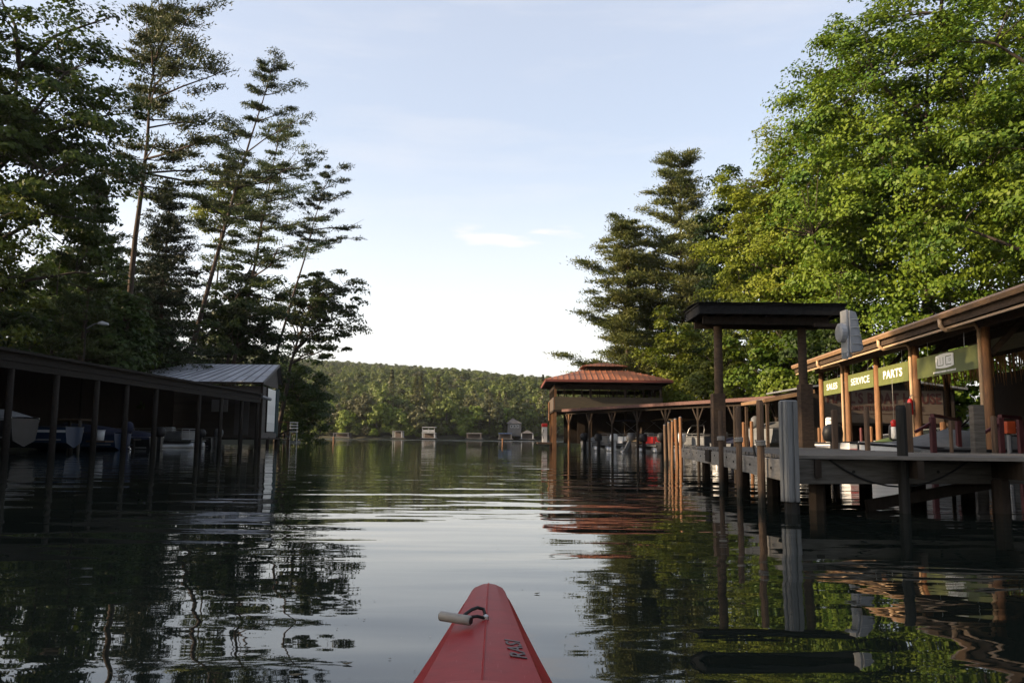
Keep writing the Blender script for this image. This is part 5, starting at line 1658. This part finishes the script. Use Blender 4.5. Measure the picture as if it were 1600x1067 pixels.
# camera-facing slope in separate tin sheets
e0, e1 = Vector((-18.35, 61.1, eavez)), Vector((-30.2, 61.0, eavez))
nS = 15
for i in range(nS):
    f0, f1 = i / nS + 0.001, (i + 1) / nS - 0.001
    for r_ in range(3):
        g0, g1 = r_ / 3, (r_ + 1) / 3 + (0.012 if r_ < 2 else 0)

        def PT(f_, g_):
            return (e0.lerp(e1, f_)).lerp(rdg0.lerp(rdg1, f_), g_)
        dz = Vector((0, 0, 0.012 * (2 - r_) * -1 + rng.uniform(-0.004, 0.004)))
        sm = MB(BO).slab([PT(f0, g0) + dz, PT(f1, g0) + dz, PT(f1, g1) + dz, PT(f0, g1) + dz][::-1], 0.02)
        sm.build('roof_sheet', 'boathouse_tin', bh)
    MB(BO).beam(PT(f0, 0.0) + Vector((0, 0, 0.03)), PT(f0, 1.0) + Vector((0, 0, 0.03)), 0.04, 0.04).build('seam', 'grey_metal', bh)
MB(BO).slab([rdg0, rdg1, Vector((-30.2, 69.2, eavez + 0.3)), Vector((-19.2, 69.2, eavez + 0.3))][::-1], -0.03).build('rear_slope', 'boathouse_tin', bh)
MB(BO).slab([e1, Vector((-30.2, 69.2, eavez + 0.3)), rdg1], -0.03).build('hip_slope', 'boathouse_tin', bh)
MB(BO).beam(e0 + Vector((0.02, 0, -0.06)), rdg0 + Vector((0.02, 0, -0.06)), 0.05, 0.14).build('rake_board', 'siding_grey', bh)
MB(BO).beam(rdg0 + Vector((0.02, 0, -0.06)), Vector((-19.18, 69.2, eavez + 0.24)), 0.05, 0.14).build('rake_board', 'dark_wood', bh)
MB(BO).beam(e0 + Vector((0, -0.02, -0.09)), e1 + Vector((0, -0.02, -0.09)), 0.05, 0.16).build('eave_board', 'dark_wood', bh)
# walls as lapped boards
def lapped(a, b_, z0_, z1_, mat, step=0.24, t_=0.03, gable=None):
    k = int((z1_ - z0_) / step)
    for i in range(k):
        za = z0_ + i * step
        d = (b_ - a).normalized()
        nrm_ = Vector((d.y, -d.x, 0))
        MB(BO).slab([up(a, za) + nrm_ * 0.03, up(b_, za) + nrm_ * 0.03, up(b_, za + step * 1.02), up(a, za + step * 1.02)], t_).build('siding_board', mat, bh)


lapped(cl0, c0, 0.6, 4.6, 'siding_brown')
lapped(c0, c1, 0.6, 4.6, 'siding_brown')
MB(BO).slab([up(c0, 4.6), up(c1, 4.6), Vector((-18.98, 66.6, 6.28))], 0.06).build('gable_wall', 'siding_brown', bh)
MB(BO).box((c0.x + 0.0, c0.y, 2.3), (0.16, 0.16, 4.6), rz=0.1).build('corner_post', 'dark_wood', bh)
MB(BO).box((c1.x + 0.0, c1.y, 2.3), (0.16, 0.16, 4.6), rz=0.1).build('corner_post', 'teal_trim', bh)
dv = (c1 - c0).normalized()
dn = Vector((dv.y, -dv.x, 0))
p, q = c0 + dv * 1.9 + dn * 0.07, c0 + dv * 5.6 + dn * 0.07
for i in range(5):
    MB(BO).slab([up(p, 1.1 + i * 0.66 + 0.004), up(q, 1.1 + i * 0.66 + 0.004), up(q, 1.1 + (i + 1) * 0.66 - 0.004), up(p, 1.1 + (i + 1) * 0.66 - 0.004)], 0.05).build('door_panel', 'white_paint', bh)
MB(BO).beam(up(q + dv * 0.2, 1.0), up(q + dv * 0.2, 4.5), 0.07, 0.22, up=dn).build('door_trim', 'teal_trim', bh)
MB(BO).beam(up(p - dv * 0.1, 1.0), up(p - dv * 0.1, 4.5), 0.07, 0.12, up=dn).build('door_trim', 'dark_wood', bh)
MB(BO).box((-19.95, 61.42, 2.15), (1.05, 0.06, 2.7)).build('side_door', 'siding_grey', bh)
MB(BO).box((-21.6, 61.40, 2.95), (1.2, 0.05, 0.9)).build('window', 'shade_white', bh)
for x, y in ((-18.7, 61.6), (-19.3, 68.4), (-22, 61.6), (-25, 61.6), (-19, 65)):
    MB(BO).tube([(x, y, -1.6), (x, y, 0.7)], 0.13, 8).build('piling', 'dark_wood', bh)
MB(BO).box((-23.9, 65, 0.55), (10, 6.8, 0.12)).build('floor', 'dark_wood', bh)
# floating dock with white railings past the boathouse
fdx, fdy = -20.2, 74.5
fd_ = thing('railed_dock', 'small dark dock with a sloping gangway and white railings past the boathouse', 'dock', (fdx, fdy, 0))
FO = (fdx, fdy, 0)
MB(FO).box((-20.9, 74.5, 0.72), (2.0, 2.4, 0.14)).build('deck', 'dark_wood', fd_)
MB(FO).beam((-20.8, 73.4, 0.75), (-19.4, 73.6, 1.35), 0.9, 0.12).build('gangway', 'dark_wood', fd_)
for x in (-19.55, -18.95):
    MB(FO).tube([(x, 73.6, -1.4), (x, 73.6, 2.0)], 0.035, 6).build('rail_post', 'shade_white', fd_)
for zz in (1.15, 1.45, 1.7, 1.95):
    MB(FO).tube([(-19.6, 73.55, zz), (-18.85, 73.55, zz)], 0.035, 6).build('rail', 'white_paint', fd_)
MB(FO).beam((-20.9, 74.4, 2.0), (-19.8, 74.4, 2.0), 0.06, 0.06).build('red_bar', 'red_steel', fd_)
for x in (-21.7, -20.0):
    MB(FO).tube([(x, 74.5, -1.6), (x, 74.5, 2.0)], 0.07, 7).build('piling', 'mid_wood', fd_)

# street lamp above the left shed
lx, ly = at_px(124, 47)
lz = gz(lx, ly)
lp = thing('street_lamp', 'thin lamp post with a white hooded lamp above the left shed', 'lamp', (lx, ly, lz))
LPO = (lx, ly, lz)
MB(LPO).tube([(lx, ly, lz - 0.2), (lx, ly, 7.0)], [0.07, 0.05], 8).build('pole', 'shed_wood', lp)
MB(LPO).tube([(lx, ly, 6.75), (lx + 0.5, ly, 7.05), (lx + 0.75, ly, 7.05)], 0.03, 6).build('arm', 'grey_metal', lp)
MB(LPO).loft([[(lx + 0.70, ly - 0.10, 7.02), (lx + 0.70, ly + 0.10, 7.02), (lx + 0.70, ly + 0.08, 7.12), (lx + 0.70, ly - 0.08, 7.12)],
              [(lx + 0.95, ly - 0.2, 6.98), (lx + 0.95, ly + 0.2, 6.98), (lx + 0.95, ly + 0.12, 7.2), (lx + 0.95, ly - 0.12, 7.2)],
              [(lx + 1.25, ly - 0.15, 6.98), (lx + 1.25, ly + 0.15, 6.98), (lx + 1.25, ly + 0.08, 7.1), (lx + 1.25, ly - 0.08, 7.1)]]).build('lamp_head', 'shade_white', lp, smooth=True)

# ------------------------------------------------------------------ far shore
def shore_y(x):
    return 264 + 6 * math.sin(x * 0.03) + 4 * math.sin(x * 0.071 + 1)


def far_tree_mesh(seed, conifer, h, w_):
    rng_ = np.random.default_rng(seed)
    if conifer:
        k = 420
        u = rng_.uniform(0, 1, k) ** 0.8
        r_ = w_ * (1 - u) ** 0.8 * np.sqrt(rng_.uniform(0.25, 1, k))
        a = rng_.uniform(0, 6.28, k)
        c = np.stack([r_ * np.cos(a), r_ * np.sin(a), h * (0.04 + 0.96 * u)], 1)
        nr = unit(np.stack([np.cos(a) * 0.6, np.sin(a) * 0.6, np.full(k, 0.8)], 1) + rng_.normal(size=(k, 3)) * 0.3)
        return leaf_quads(rng_, c, nr, 0.95, 0.6)
    ncl = 40
    d = unit(rng_.normal(size=(ncl, 3)))
    d[:, 2] = np.abs(d[:, 2]) * 1.35 - 0.75
    cl = d * np.array([w_, w_, h * 0.40]) * rng_.uniform(0.55, 1.0, (ncl, 1)) + np.array([0, 0, h * 0.52])
    k = ncl * 26
    ci = np.repeat(np.arange(ncl), 26)
    dd = unit(rng_.normal(size=(k, 3)))
    c = cl[ci] + dd * np.array([1.25, 1.25, 0.8]) * rng_.uniform(0.5, 1.1, (k, 1))
    nr = unit(dd + unit(c - np.array([0, 0, h * 0.5])) * 0.7 + np.array([0, 0, 0.3]) + rng_.normal(size=(k, 3)) * 0.35)
    return leaf_quads(rng_, c, nr, 0.74, 0.55)


protos = []
kinds = [('leaf_far_a', False, 15, 4.2), ('leaf_far_b', False, 13, 3.9), ('leaf_far_c', True, 18, 3.4), ('leaf_far_a', False, 17, 4.8), ('leaf_far_b', False, 11, 3.6), ('leaf_far_c', False, 15, 4.4)]
far_lab = ['dull green rounded tree in the wood along the far shore', 'bright green tree among the darker far shore wood', 'dark pointed conifer in the far shore wood',
           'large spreading dull tree in the far shore wood', 'small bright green tree low on the far shore', 'brownish-green round tree in the far shore wood']
trunk_me = None
rngf = np.random.default_rng(77)
made = []
spots = []
for i in range(64):
    px = 430 + i * 7.0 + rngf.uniform(-4, 4)
    y_ = 266 + rngf.uniform(0, 4) + (i % 3) * 7
    x = (px - 800) / FPX * y_
    y_ += 6 * math.sin(x * 0.03) + 4 * math.sin(x * 0.071 + 1) - 0.5
    spots.append((x, y_, int(rngf.choice([0, 0, 1, 2, 3, 4, 5, 5, 1])), rngf.uniform(0.75, 1.15)))
for k in range(6):
    if not any(s[2] == k for s in spots):
        spots[k] = (spots[k][0], spots[k][1], k, 1.0)
for i, (x, y_, k, sc) in enumerate(spots):
    z_ = gz(x, y_)
    t = thing('far_tree', far_lab[k], 'tree', (x, y_, z_ - 0.2), 'far shore trees: ' + far_lab[k].split(' ')[0] + ' ' + far_lab[k].split(' ')[1], rngf.uniform(0, 6.28))
    t.scale = (sc, sc, sc)
    src = [m_ for m_ in made if m_[0] == k]
    if src:
        c = bpy.data.objects.new('crown', src[0][1].data)
        link(c, t)
        c2 = bpy.data.objects.new('trunk', src[0][2].data)
        link(c2, t)
    else:
        mt_, con, h, w_ = kinds[k]
        v, f_ = far_tree_mesh(200 + k, con, h, w_)
        c = np_mesh('crown', v, f_, 4, mt_, t)
        c2 = MB().tube([(0, 0, -0.3), (0.1, 0, h * 0.4), (0, 0, h * 0.8)], [0.28, 0.2, 0.05], 6).build('trunk', 'bark', t)
        made.append((k, c, c2))

# the wooded hillside behind them: one mass of trees
npts = 14500
pts = []
sc_, kd_, rt_ = [], [], []
for _ in range(npts):
    if _ < 700:           # scrub along the waterline
        x = rngf.uniform(-115, 50)
        y_ = shore_y(x) + rngf.uniform(0.3, 7)
    else:
        y_ = 262 + 880 * rngf.uniform() ** 0.80
        x = rngf.uniform(-0.36, 0.16) * y_ + rngf.uniform(-25, 25)
    z_ = gz(x, y_)
    if z_ < 0.1:
        continue
    pts.append((x, y_, z_ - 0.3))
    sc_.append(rngf.uniform(0.18, 0.42) if _ < 700 else rngf.uniform(0.45, 1.12) * (1.0 if y_ < 500 else 0.85))
    kd_.append(int(rngf.choice([0, 0, 0, 0, 1, 1, 2, 3, 3, 4, 5, 5, 5] if y_ < 290 else [0, 0, 0, 3, 3, 5, 5, 1, 4])))
    rt_.append(rngf.uniform(0, 6.28))
pts = np.array(pts)
me = bpy.data.meshes.new('hillside_forest')
me.from_pydata([tuple(p) for p in pts], [], [])
for nm, ty, vals in (('tsize', 'FLOAT', sc_), ('tkind', 'INT', kd_), ('tturn', 'FLOAT', rt_)):
    at_ = me.attributes.new(nm, ty, 'POINT')
    at_.data.foreach_set('value', vals)
fo = link(bpy.data.objects.new('hillside_forest', me))
tag(fo, 'wooded hillside rising beyond the lake', 'forest', kind='stuff')
ng = bpy.data.node_groups.new('forest', 'GeometryNodeTree')
ng.interface.new_socket('Geometry', in_out='INPUT', socket_type='NodeSocketGeometry')
ng.interface.new_socket('Geometry', in_out='OUTPUT', socket_type='NodeSocketGeometry')
gi, go = ng.nodes.new('NodeGroupInput'), ng.nodes.new('NodeGroupOutput')
jn = ng.nodes.new('GeometryNodeJoinGeometry')


def attr(nm, ty):
    q = ng.nodes.new('GeometryNodeInputNamedAttribute')
    q.data_type = ty
    q.inputs['Name'].default_value = nm
    return q.outputs['Attribute']


a_s, a_k, a_r = attr('tsize', 'FLOAT'), attr('tkind', 'INT'), attr('tturn', 'FLOAT')
cx3 = ng.nodes.new('ShaderNodeCombineXYZ')
ng.links.new(a_r, cx3.inputs['Z'])
for k, c, c2 in made:
    oi = ng.nodes.new('GeometryNodeObjectInfo')
    oi.transform_space = 'ORIGINAL'
    oi.inputs['Object'].default_value = c
    cmpn = ng.nodes.new('FunctionNodeCompare')
    cmpn.data_type = 'INT'
    cmpn.operation = 'EQUAL'
    ng.links.new(a_k, cmpn.inputs[2])
    cmpn.inputs[3].default_value = k
    ip = ng.nodes.new('GeometryNodeInstanceOnPoints')
    ng.links.new(gi.outputs[0], ip.inputs['Points'])
    ng.links.new(cmpn.outputs[0], ip.inputs['Selection'])
    ng.links.new(oi.outputs['Geometry'], ip.inputs['Instance'])
    ng.links.new(cx3.outputs[0], ip.inputs['Rotation'])
    ng.links.new(a_s, ip.inputs['Scale'])
    ng.links.new(ip.outputs[0], jn.inputs[0])
ng.links.new(jn.outputs[0], go.inputs[0])
md_ = fo.modifiers.new('forest', 'NODES')
md_.node_group = ng


def far_boathouse(px, y_, w_, d_, h_, label, wall, roofm, deckrail=False, gable=False, zb=0.5):
    x = (px - 800) / FPX * y_
    y_ = shore_y(x) - 3.5
    x = (px - 800) / FPX * y_
    o = (x, y_, zb)
    t = thing('far_boathouse', label, 'boathouse', o, 'boathouses along the far shore')
    MB(o).box((x, y_, zb), (w_ + 1.2, d_ + 1.5, 0.2)).build('dock', 'far_grey', t)
    for sx_ in (-1, 1):
        for sy_ in (-1, 1):
            MB(o).box((x + sx_ * w_ / 2, y_ + sy_ * d_ / 2, zb + h_ / 2), (0.3, 0.3, h_)).build('post', wall, t)
    MB(o).box((x, y_ + d_ / 2 - 0.3, zb + h_ / 2), (w_ - 0.3, 0.2, h_ - 0.2)).build('rear_wall', 'far_brown', t)
    if gable:
        MB(o).loft([[(x - w_ / 2 - 0.3, yy, zb + h_), (x + w_ / 2 + 0.3, yy, zb + h_), (x, yy, zb + h_ + w_ * 0.28)] for yy in (y_ - d_ / 2 - 0.4, y_ + d_ / 2 + 0.4)]).build('roof', roofm, t)
    else:
        MB(o).box((x, y_, zb + h_ + 0.1), (w_ + 0.5, d_ + 0.5, 0.24)).build('roof', roofm, t)
    if deckrail:
        for s in (-1, 0, 1):
            MB(o).box((x + s * (w_ / 2), y_ - d_ / 2, zb + h_ + 0.8), (0.16, 0.16, 1.2)).build('rail_post', 'far_white', t)
        MB(o).box((x, y_ - d_ / 2, zb + h_ + 0.65), (w_, 0.1, 0.7)).build('railing', 'far_white', t)
        MB(o).box((x, y_, zb + h_ + 1.75), (w_ + 0.5, d_ + 0.3, 0.18)).build('canopy', 'far_white', t)
    return t


far_boathouse(625, 262, 2.6, 4.0, 1.9, 'small pale grey boathouse left of the white one on the far shore', 'far_white', 'far_grey')
far_boathouse(673, 262, 3.6, 4.5, 1.5, 'white boathouse with an upper deck rail on the far shore', 'far_white', 'far_white', deckrail=True)
far_boathouse(743, 264, 4.2, 4.0, 1.5, 'low dark boathouse in shade at the middle of the far shore', 'far_brown', 'far_shingle')
far_boathouse(791, 262, 3.8, 4.0, 1.6, 'boathouse with a blue awning beside the right channel marker', 'far_grey', 'far_blue')
far_boathouse(825, 262, 3.6, 4.5, 1.8, 'grey gabled boathouse nearest the red-roofed pavilion on the far shore', 'far_white', 'far_shingle', gable=True)
far_boathouse(538, 262, 4.4, 4.0, 1.1, 'low boathouse behind the left channel marker on the far shore', 'far_grey', 'far_grey')
# house on the slope
hx0, hy0 = (805 - 800) / FPX * 272, 268.0
hz0 = 3.2
hsx = thing('lake_house', 'grey gabled house among trees above the far shore boathouses', 'house', (hx0, hy0, hz0))
HO = (hx0, hy0, hz0)
MB(HO).box((hx0, hy0, hz0 + 0.2), (4.4, 5, 4.0)).build('wall', 'far_grey', hsx)
MB(HO).loft([[(hx0 - 2.6, yy, hz0 + 2.2), (hx0 + 2.6, yy, hz0 + 2.2), (hx0 - 0.6, yy, hz0 + 3.9)] for yy in (hy0 - 2.9, hy0 + 2.9)]).build('roof', 'far_shingle', hsx)
for i in range(3):
    wf = MB(HO).box((hx0 - 0.9 + i * 1.0, hy0 - 2.54, hz0 + 1.3), (0.75, 0.06, 0.9)).build('window', 'far_white', hsx)
    MB(HO).box((hx0 - 0.9 + i * 1.0, hy0 - 2.58, hz0 + 1.3), (0.45, 0.04, 0.6)).build('pane', 'glass_dark', wf)
# channel markers
for px, y_, lb in ((525, 112, 'orange-brown channel marker post left of the lake middle'), (787, 122, 'orange-brown channel marker post right of the lake middle')):
    x = (px - 800) / FPX * y_
    o = (x, y_, 0)
    t = thing('channel_marker', lb, 'marker', o, 'channel markers')
    MB(o).tube([(x, y_, -1.6), (x, y_, 0.55)], [0.12, 0.11], 10).build('post', 'tan_post', t)
    MB(o).tube([(x, y_, 0.45), (x, y_, 0.70), (x, y_, 0.74)], [0.13, 0.13, 0.06], 10).build('band', 'tan_post', t)

# ------------------------------------------------------------------ kayak
ky = thing('kayak', 'red plastic kayak bow pointing up the channel from the lower frame edge', 'kayak', (-0.06, 0, 0))
KO = (-0.06, 0, 0)
stn = [(2.64, 0.022, 0.345), (2.635, 0.036, 0.350), (2.62, 0.048, 0.354), (2.585, 0.058, 0.357), (2.52, 0.067, 0.359), (2.42, 0.076, 0.360), (2.16, 0.098, 0.360), (1.885, 0.124, 0.358), (1.556, 0.158, 0.356),
       (1.2, 0.20, 0.352), (0.8, 0.245, 0.345), (0.45, 0.275, 0.335), (0.0, 0.29, 0.32), (-0.5, 0.285, 0.31), (-1.0, 0.24, 0.30), (-1.5, 0.16, 0.305), (-1.9, 0.06, 0.315), (-1.96, 0.01, 0.315)]


def kx(y):
    return -0.042 - 0.022 * max(0, min(1, (y - 1.2) / 1.4)) + (0.058 if y < -10 else 0)


rings = []
for y, hw, zr in stn:
    c = kx(y)
    kb = -0.10 + 0.30 * max(0, (y - 1.7) / 0.92) ** 2 + 0.30 * max(0, (-1.2 - y) / 0.76) ** 2
    half_ = [(0, zr), (0.40, zr - 0.0025), (0.74, zr - 0.010), (0.785, zr - 0.022), (0.96, zr - 0.036), (1.0, zr - 0.055), (0.985, zr - 0.08), (0.93, kb * 0.35 + 0.06), (0.6, kb * 0.8), (0, kb)]
    ring = [(c + hw * a, y, z_) for a, z_ in half_] + [(c - hw * a, y, z_) for a, z_ in half_[-2:0:-1]]
    rings.append(ring)
kb_ = MB(KO).loft(rings)
hull = kb_.build('hull', 'kayak_red', ky, smooth=True)
md_ = hull.modifiers.new('bev', 'BEVEL')
md_.width = 0.004
md_.segments = 2
md_.limit_method = 'ANGLE'
md_.angle_limit = R(12)
try:
    hull.data.set_sharp_from_angle(angle=R(14))
except Exception:
    pass
# moulded centre seam, side grooves
MB(KO).tube([(kx(y), y, z_ + 0.0005) for y, hw, z_ in stn[2:9]], 0.0022, 5).build('centre_seam', 'kayak_red', hull)
# round hatch lid behind the lettering
hr = [(0.0, 0.0)]
hm_ = MB(KO)
rg = []
for r_, z_ in ((0.098, 0.348), (0.098, 0.362), (0.088, 0.366), (0.0, 0.367)):
    rg.append([(-0.058 + r_ * math.cos(2 * math.pi * k / 28), 1.465 + r_ * math.sin(2 * math.pi * k / 28), z_) for k in range(28)])
hm_.loft(rg)
hm_.build('hatch_lid', 'kayak_red', ky, smooth=True)
# carry toggle, cord and eyelet
tg = MB(KO)
Pa, Pb = Vector((-0.165, 2.040, 0.376)), Vector((-0.090, 2.000, 0.374))
tg.tube([Pa, Pa.lerp(Pb, 0.03), Pa.lerp(Pb, 0.97), Pb], [0.0095, 0.0115, 0.0115, 0.0095], 16)
tgo = tg.build('carry_toggle', 'pvc', ky, smooth=True)
dirt = (Pb - Pa).normalized()
MB(KO).tube([Pb + dirt * 0.0005, Pb + dirt * 0.0015], [0.0085, 0.0085], 12).build('bore', 'black_plastic', tgo)
eye = Vector((kx(2.14), 2.085, 0.362))
MB(KO).tube([Pa.lerp(Pb, 0.75) + Vector((0, 0.010, 0.004)), Vector((-0.105, 2.050, 0.379)), Vector((-0.092, 2.080, 0.383)), Vector((-0.078, 2.107, 0.383)), Vector((-0.064, 2.113, 0.378)), Vector((-0.060, 2.100, 0.370)), eye], 0.0042, 7).build('cord', 'rope_black', ky, smooth=True)
MB(KO).tube([eye, Vector((-0.078, 2.070, 0.370)), Vector((-0.092, 2.050, 0.372)), Pb + Vector((-0.012, 0.012, 0.0))], 0.004, 7).build('cord', 'rope_black', ky, smooth=True)
MB(KO).tube([eye + Vector((0, 0, -0.012)), eye + Vector((0, 0, 0.006)), eye + Vector((0, 0, 0.009))], [0.008, 0.007, 0.003], 10).build('eyelet', 'steel', ky)
# printed lettering on the deck, reading towards the bow
yd = Vector((-0.095, 1, 0)).normalized()
text_obj('lettering', 'RASI', 0.050, 'kayak_print', (0.016, 1.83, 0.3537), yd, (-yd.y, yd.x, 0.17), ky, bold=0.0004, depth=0.0008, org=KO, xs=1.55)
# cockpit: coaming and spray cover behind the camera
rg = []
for r_, z_ in ((1.0, 0.30), (1.0, 0.345), (0.93, 0.352), (0.5, 0.385), (0.0, 0.39)):
    rg.append([(-0.058 + 0.22 * r_ * math.cos(2 * math.pi * k / 32), -0.15 + 0.46 * r_ * math.sin(2 * math.pi * k / 32), z_) for k in range(32)])
MB(KO).loft(rg).build('spray_cover', 'black_plastic', ky, smooth=True)

# floating leaves
for i, (px, py, s) in enumerate(((557, 1025, 0.016), (480, 1042, 0.022), (864, 862, 0.02), (842, 919, 0.014))):
    d_ = CAM_Z * FPX / (py - 684)
    x = (px - 800) / FPX * d_
    o = MB((x, d_, 0.004)).slab([(x - s, d_, 0.006), (x, d_ - s * 0.6, 0.005), (x + s * 1.1, d_ + 0.003, 0.008), (x, d_ + s * 0.7, 0.005)], 0.002).build('floating_leaf', 'driftleaf')
    tag(o, ('small drifting leaf left of the kayak', 'larger drifting leaf at the lower left of the kayak', 'drifting leaf out ahead to the right of the bow', 'tiny drifting leaf close to the right of the bow')[i], 'leaf', 'drifting leaves')

rg_ = np.random.default_rng(5)
k = 240
yy = 2.0 + 20 * rg_.uniform(0, 1, k) ** 1.6
cc = np.stack([rg_.uniform(-0.55, 0.45, k) * yy, yy, np.full(k, 0.0035)], 1)
vv, ff = leaf_quads(rg_, cc, unit(np.array([[0, 0, 1.0]]) + rg_.normal(size=(k, 3)) * 0.02), 0.010, 0.007)
tag(np_mesh('floating_specks', vv, ff, 4, 'driftleaf'), 'pollen and tiny debris drifting on the water', 'debris', kind='stuff')

# ------------------------------------------------------------------ thin morning haze
m, n, l = newmat('haze')
out = n.new('ShaderNodeOutputMaterial')
pv_ = n.new('ShaderNodeVolumePrincipled')
pv_.inputs['Color'].default_value = (0.90, 0.94, 1.0, 1)
pv_.inputs['Density'].default_value = 0.00008
pv_.inputs['Anisotropy'].default_value = 0.3
l.new(pv_.outputs[0], out.inputs['Volume'])
hz = MB().box((0, 500, 98), (3600, 2200, 204)).build('haze', 'haze')
tag(hz, 'thin pale haze over the lake', 'haze', kind='stuff')
